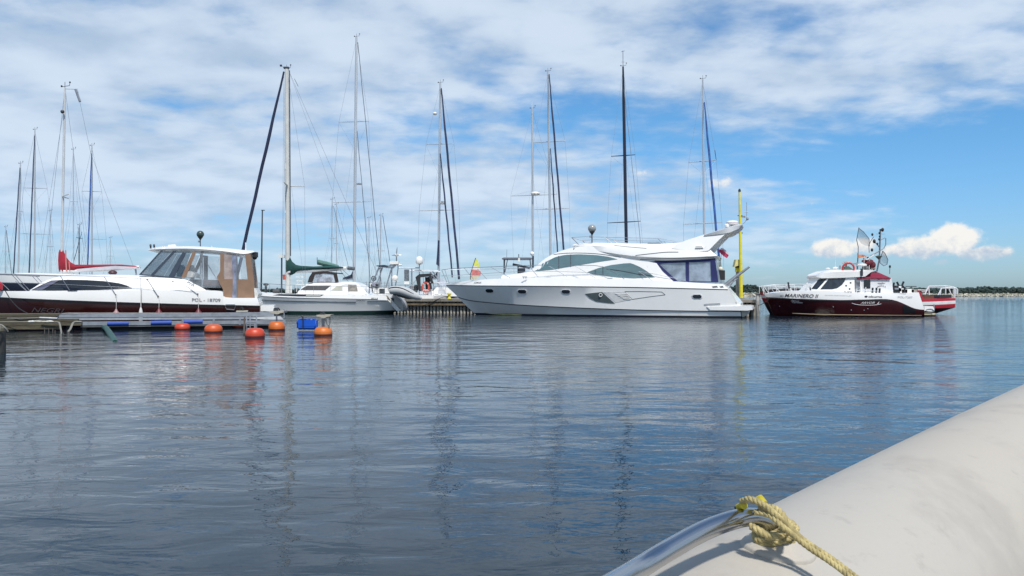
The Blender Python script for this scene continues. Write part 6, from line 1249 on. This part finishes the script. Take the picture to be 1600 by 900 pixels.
# ================================================================== FOREGROUND: the inflatable the photo is taken from
def build_rib():
    x0, y0, z0, a, k, e = .72061, 1.69386, .60090, .79114, -.01139, .04409; r = .28
    R = thing('inflatable_boat', (x0, y0, 0), 'pale grey inflatable boat tube with steel grab rail filling the lower right foreground', 'inflatable boat')
    axis = []; n = 150; ds = .05; x, y = x0, y0
    fw = []
    for i in range(115):
        s = i*ds; th = a+k*s; fw.append((x, y, z0+e*s, th)); x += cos(th)*ds; y += sin(th)*ds
    bk = []; x, y = x0, y0
    for i in range(1, 60):
        s = -i*ds; th = a+k*s; x -= cos(th)*ds; y -= sin(th)*ds; bk.append((x, y, z0+e*s, th))
    axis = bk[::-1]+fw; m = 64; vs = []; fs = []
    for (x, y, z, th) in axis:
        u = Vector((-sin(th), cos(th), 0))
        vs += [Vector((x, y, z))+u*(r*cos(2*pi*j/m))+Vector((0, 0, r*sin(2*pi*j/m))) for j in range(m)]
    N_ = len(axis); fs = [(i*m+j, (i+1)*m+j, (i+1)*m+(j+1) % m, i*m+(j+1) % m) for i in range(N_-1) for j in range(m)]+[tuple(range(m))[::-1], tuple((N_-1)*m+j for j in range(m))]
    mt = bpy.data.materials.new('weathered_hypalon'); mt.use_nodes = True; mt.node_tree.nodes.clear(); nt = NT(mt.node_tree)
    o = nt.node('ShaderNodeTexCoord').outputs['Object']; b = nt.node('ShaderNodeBsdfPrincipled')
    f1 = nt.noise(o, 3.2, 8, .62, .1); f2 = nt.noise(o, 12, 8, .7, .15); f3 = nt.noise(o, 90, 3, .6); f4 = nt.noise(nt.vm('ADD', o, (4, 4, 4)), 1.4, 4, .5)
    col = nt.mix(nt.ss(f4, .35, .65), (.405, .375, .325, 1), (.415, .375, .315, 1))
    col = nt.mix(nt.m('MULTIPLY', nt.ss(f1, .48, .66), .5), col, (.31, .28, .245, 1))
    col = nt.mix(nt.m('MULTIPLY', nt.ss(f2, .56, .70), .45), col, (.27, .25, .22, 1))
    col = nt.mix(nt.m('MULTIPLY', nt.ss(f3, .45, .7), .12), col, (.34, .33, .31, 1))
    nt.l.new(col, b.inputs['Base Color']); b.inputs['Roughness'].default_value = .62
    bn = nt.node('ShaderNodeBump'); bn.inputs['Strength'].default_value = .5; bn.inputs['Distance'].default_value = .004
    nt.l.new(nt.m('ADD', nt.m('MULTIPLY', f3, .12), nt.m('MULTIPLY', nt.noise(o, 9, 3, .5, .5), .8)), bn.inputs['Height']); nt.l.new(bn.outputs[0], b.inputs['Normal'])
    ou = nt.node('ShaderNodeOutputMaterial'); nt.l.new(b.outputs[0], ou.inputs[0])
    tube = mesh('air_tube', vs, fs, mt, R, smooth=True, angle=80)
    bt = bvh_of(tube)
    # floor and inner side of the boat, below and behind the camera
    b = MB(); b.add([(x0+sin(a)*.1, y0-.9, .25), (x0+3.6, y0+2.2, .3), (x0+3.9, y0-3, .3), (x0-.6, y0-3.2, .25)], [(0,1,2,3)]); q = [v.copy() for v in b.v]; b.add([v-Vector((0,0,.05)) for v in q], [(3,2,1,0)]); b.build('floor', mat('grey_floor_board', (.28,.28,.27), .8, var=.1), R)
    # seam tape along the tube top (just inside), hardly seen
    def surf(px, py):
        d = (P(px, py, 1)-EYE).normalized(); h = bt.ray_cast(EYE, d); return h[0], h[1]
    c, nrm = surf(1216, 853)
    print('flange', c, 'rail depth est', H)
    # base pad: disc following the tube
    pad = MB(); u = nrm.orthogonal().normalized(); w = nrm.cross(u); vs = []; K = 40; prof = [(.0640, -.003), (.0635, .0045), (.060, .0075), (.040, .010), (.036, .016), (.022, .020), (.012, .021)]
    for rr, hh in prof:
        for j in range(K):
            q = c+(u*cos(2*pi*j/K)+w*sin(2*pi*j/K))*rr; h = bt.find_nearest(q); vs.append(h[0]+nrm*hh if rr > .03 else q+nrm*hh)
    pad.add(vs, [(i*K+j, i*K+(j+1) % K, (i+1)*K+(j+1) % K, (i+1)*K+j) for i in range(len(prof)-1) for j in range(K)]+[tuple((len(prof)-1)*K+j for j in range(K))])
    pad.build('mounting_pad', mat('pad_hypalon', (.41,.375,.325), .6, var=.06, vscale=12, bump=.002, bscale=60), R, True, 50)
    # rail
    t1 = c.y*1.0; 
    rl = [(640,1130,t1*.40),(830,990,t1*.60),(980,899,t1*.80),(1040,862,t1*.865),(1100,829,t1*.925),(1150,811,t1*.965),(1178,808,t1*.985),(1198,815,t1*.995),(1210,830,t1*.998),(1216,850,t1)]
    pts = cat_rom([tuple(P(*q)) for q in rl], 6)
    rr = 15.0*t1*.95/F
    b = MB(); b.tube(pts, rr, 20); b.build('grab_rail', mat('polished_stainless', (.43,.44,.46), .19, 1.0, var=.03), R, True, 70)
    # rope: three-strand cord wound round the rail end
    rope = thing('mooring_rope', tuple(c+nrm*.03), 'cream mooring rope knotted round the end of the steel grab rail', 'rope')
    rm = mat('cream_rope', (.40,.325,.145), .9, var=.3, vscale=60, bump=.0015, bscale=400, dirt=(.30,.25,.13,.55,.72), dscale=40)
    def cord(name, path, rad=.0056, mtl=rm, par=rope, pitch=.024):
        P_ = [Vector(p) for p in cat_rom([tuple(p) for p in path], 14)]; L = 0; b = MB(); st = [[] for _ in range(3)]; up = None
        for i, p in enumerate(P_):
            d = (P_[min(i+1, len(P_)-1)]-P_[max(i-1, 0)]).normalized()
            if i: L += (p-P_[i-1]).length
            if up is None: up = d.orthogonal().normalized()
            up = (up-d*up.dot(d)).normalized(); sd = d.cross(up)
            for q in range(3):
                an = 2*pi*(L/pitch+q/3); st[q].append(p+(up*cos(an)+sd*sin(an))*rad*.48)
        for q in st: b.tube(q, rad*.66, 8)
        return b.build(name, mtl, par, True, 70)
    # points along the rail where the coils sit
    def railpt(f):
        i = min(int(f), len(pts)-2); return Vector(pts[i]).lerp(Vector(pts[i+1]), f-i), (Vector(pts[i+1])-Vector(pts[i])).normalized()
    def coil(f0, f1, turns, ph, extra=0.0, wob=0.0):
        out = []; n = int(turns*8)
        for i in range(n+1):
            g = i/n; p, d = railpt(f0+(f1-f0)*g); vdir = (EYE-p).normalized(); side = d.cross(Vector((0,0,1))).normalized(); up = side.cross(d).normalized()
            an = ph+2*pi*turns*g; out.append(p+(side*cos(an)+up*sin(an))*(rr+.0062+extra+wob*sin(3*an)))
        return out
    n_ = len(pts)-1
    cord('coil', coil(n_-11.5, n_-6.0, 1.0, 2.4, .002, .001)); cord('coil', coil(n_-11, n_-4.5, 1.5, .6, .0035, .001)); cord('coil', coil(n_-8.5, n_-2.5, 2.0, 1.8, .001, .001)); cord('coil', coil(n_-6.5, n_-3.0, 1.25, 4.0, .013, .002)); cord('coil', coil(n_-9.0, n_-5.0, 1.0, 3.2, .011, .002))
    T = c.y
    cord('standing_part', [P(1158,784,T*.97), P(1172,780,T*.955), P(1195,790,T*.94), P(1216,808,T*.93), P(1234,826,T*.935), P(1262,849,T*.93), P(1300,874,T*.91), P(1350,912,T*.87), P(1420,965,T*.80)], .0050)
    cord('second_part', [P(1180,800,T*.95), P(1204,806,T*.935), P(1222,822,T*.925), P(1240,837,T*.925), P(1266,857,T*.92), P(1302,881,T*.90), P(1350,918,T*.86), P(1420,972,T*.79)], .0046)
    cord('crossing_part', [P(1188,795,T*.985), P(1208,794,T*.965), P(1223,806,T*.95), P(1226,824,T*.945), P(1216,836,T*.95), P(1196,838,T*.955)], .0058); cord('coil', coil(n_-8.0, n_-4.5, 2.25, 5.0, .003, .001)); cord('coil', coil(n_-5.5, n_-1.5, 2.0, 2.6, .004, .001))
    cord('crossing_part', [P(1174,822,T*.955), P(1184,828,T*.945), P(1204,837,T*.94), P(1224,834,T*.94), P(1236,826,T*.95), P(1228,812,T*.97)], .0058)
    yl = mat('yellow_whipping', (.50,.41,.02), .5, var=.2, vscale=90)
    for q in ([P(1182,783,T*.985), P(1188,778.5,T*.98), P(1195,788,T*.97)], [P(1154,793,T*.985), P(1160,790,T*.97), P(1163,790,T*.965)]): b = MB(); b.tube(q, .0062, 10); b.build('yellow_end', yl, rope, True, 60)
    b = MB(); b.tube([P(1149,793.5,T*.985), P(1155,792.5,T*.98)], .003, 6); b.build('burnt_end', BLACK(), rope)
build_rib()
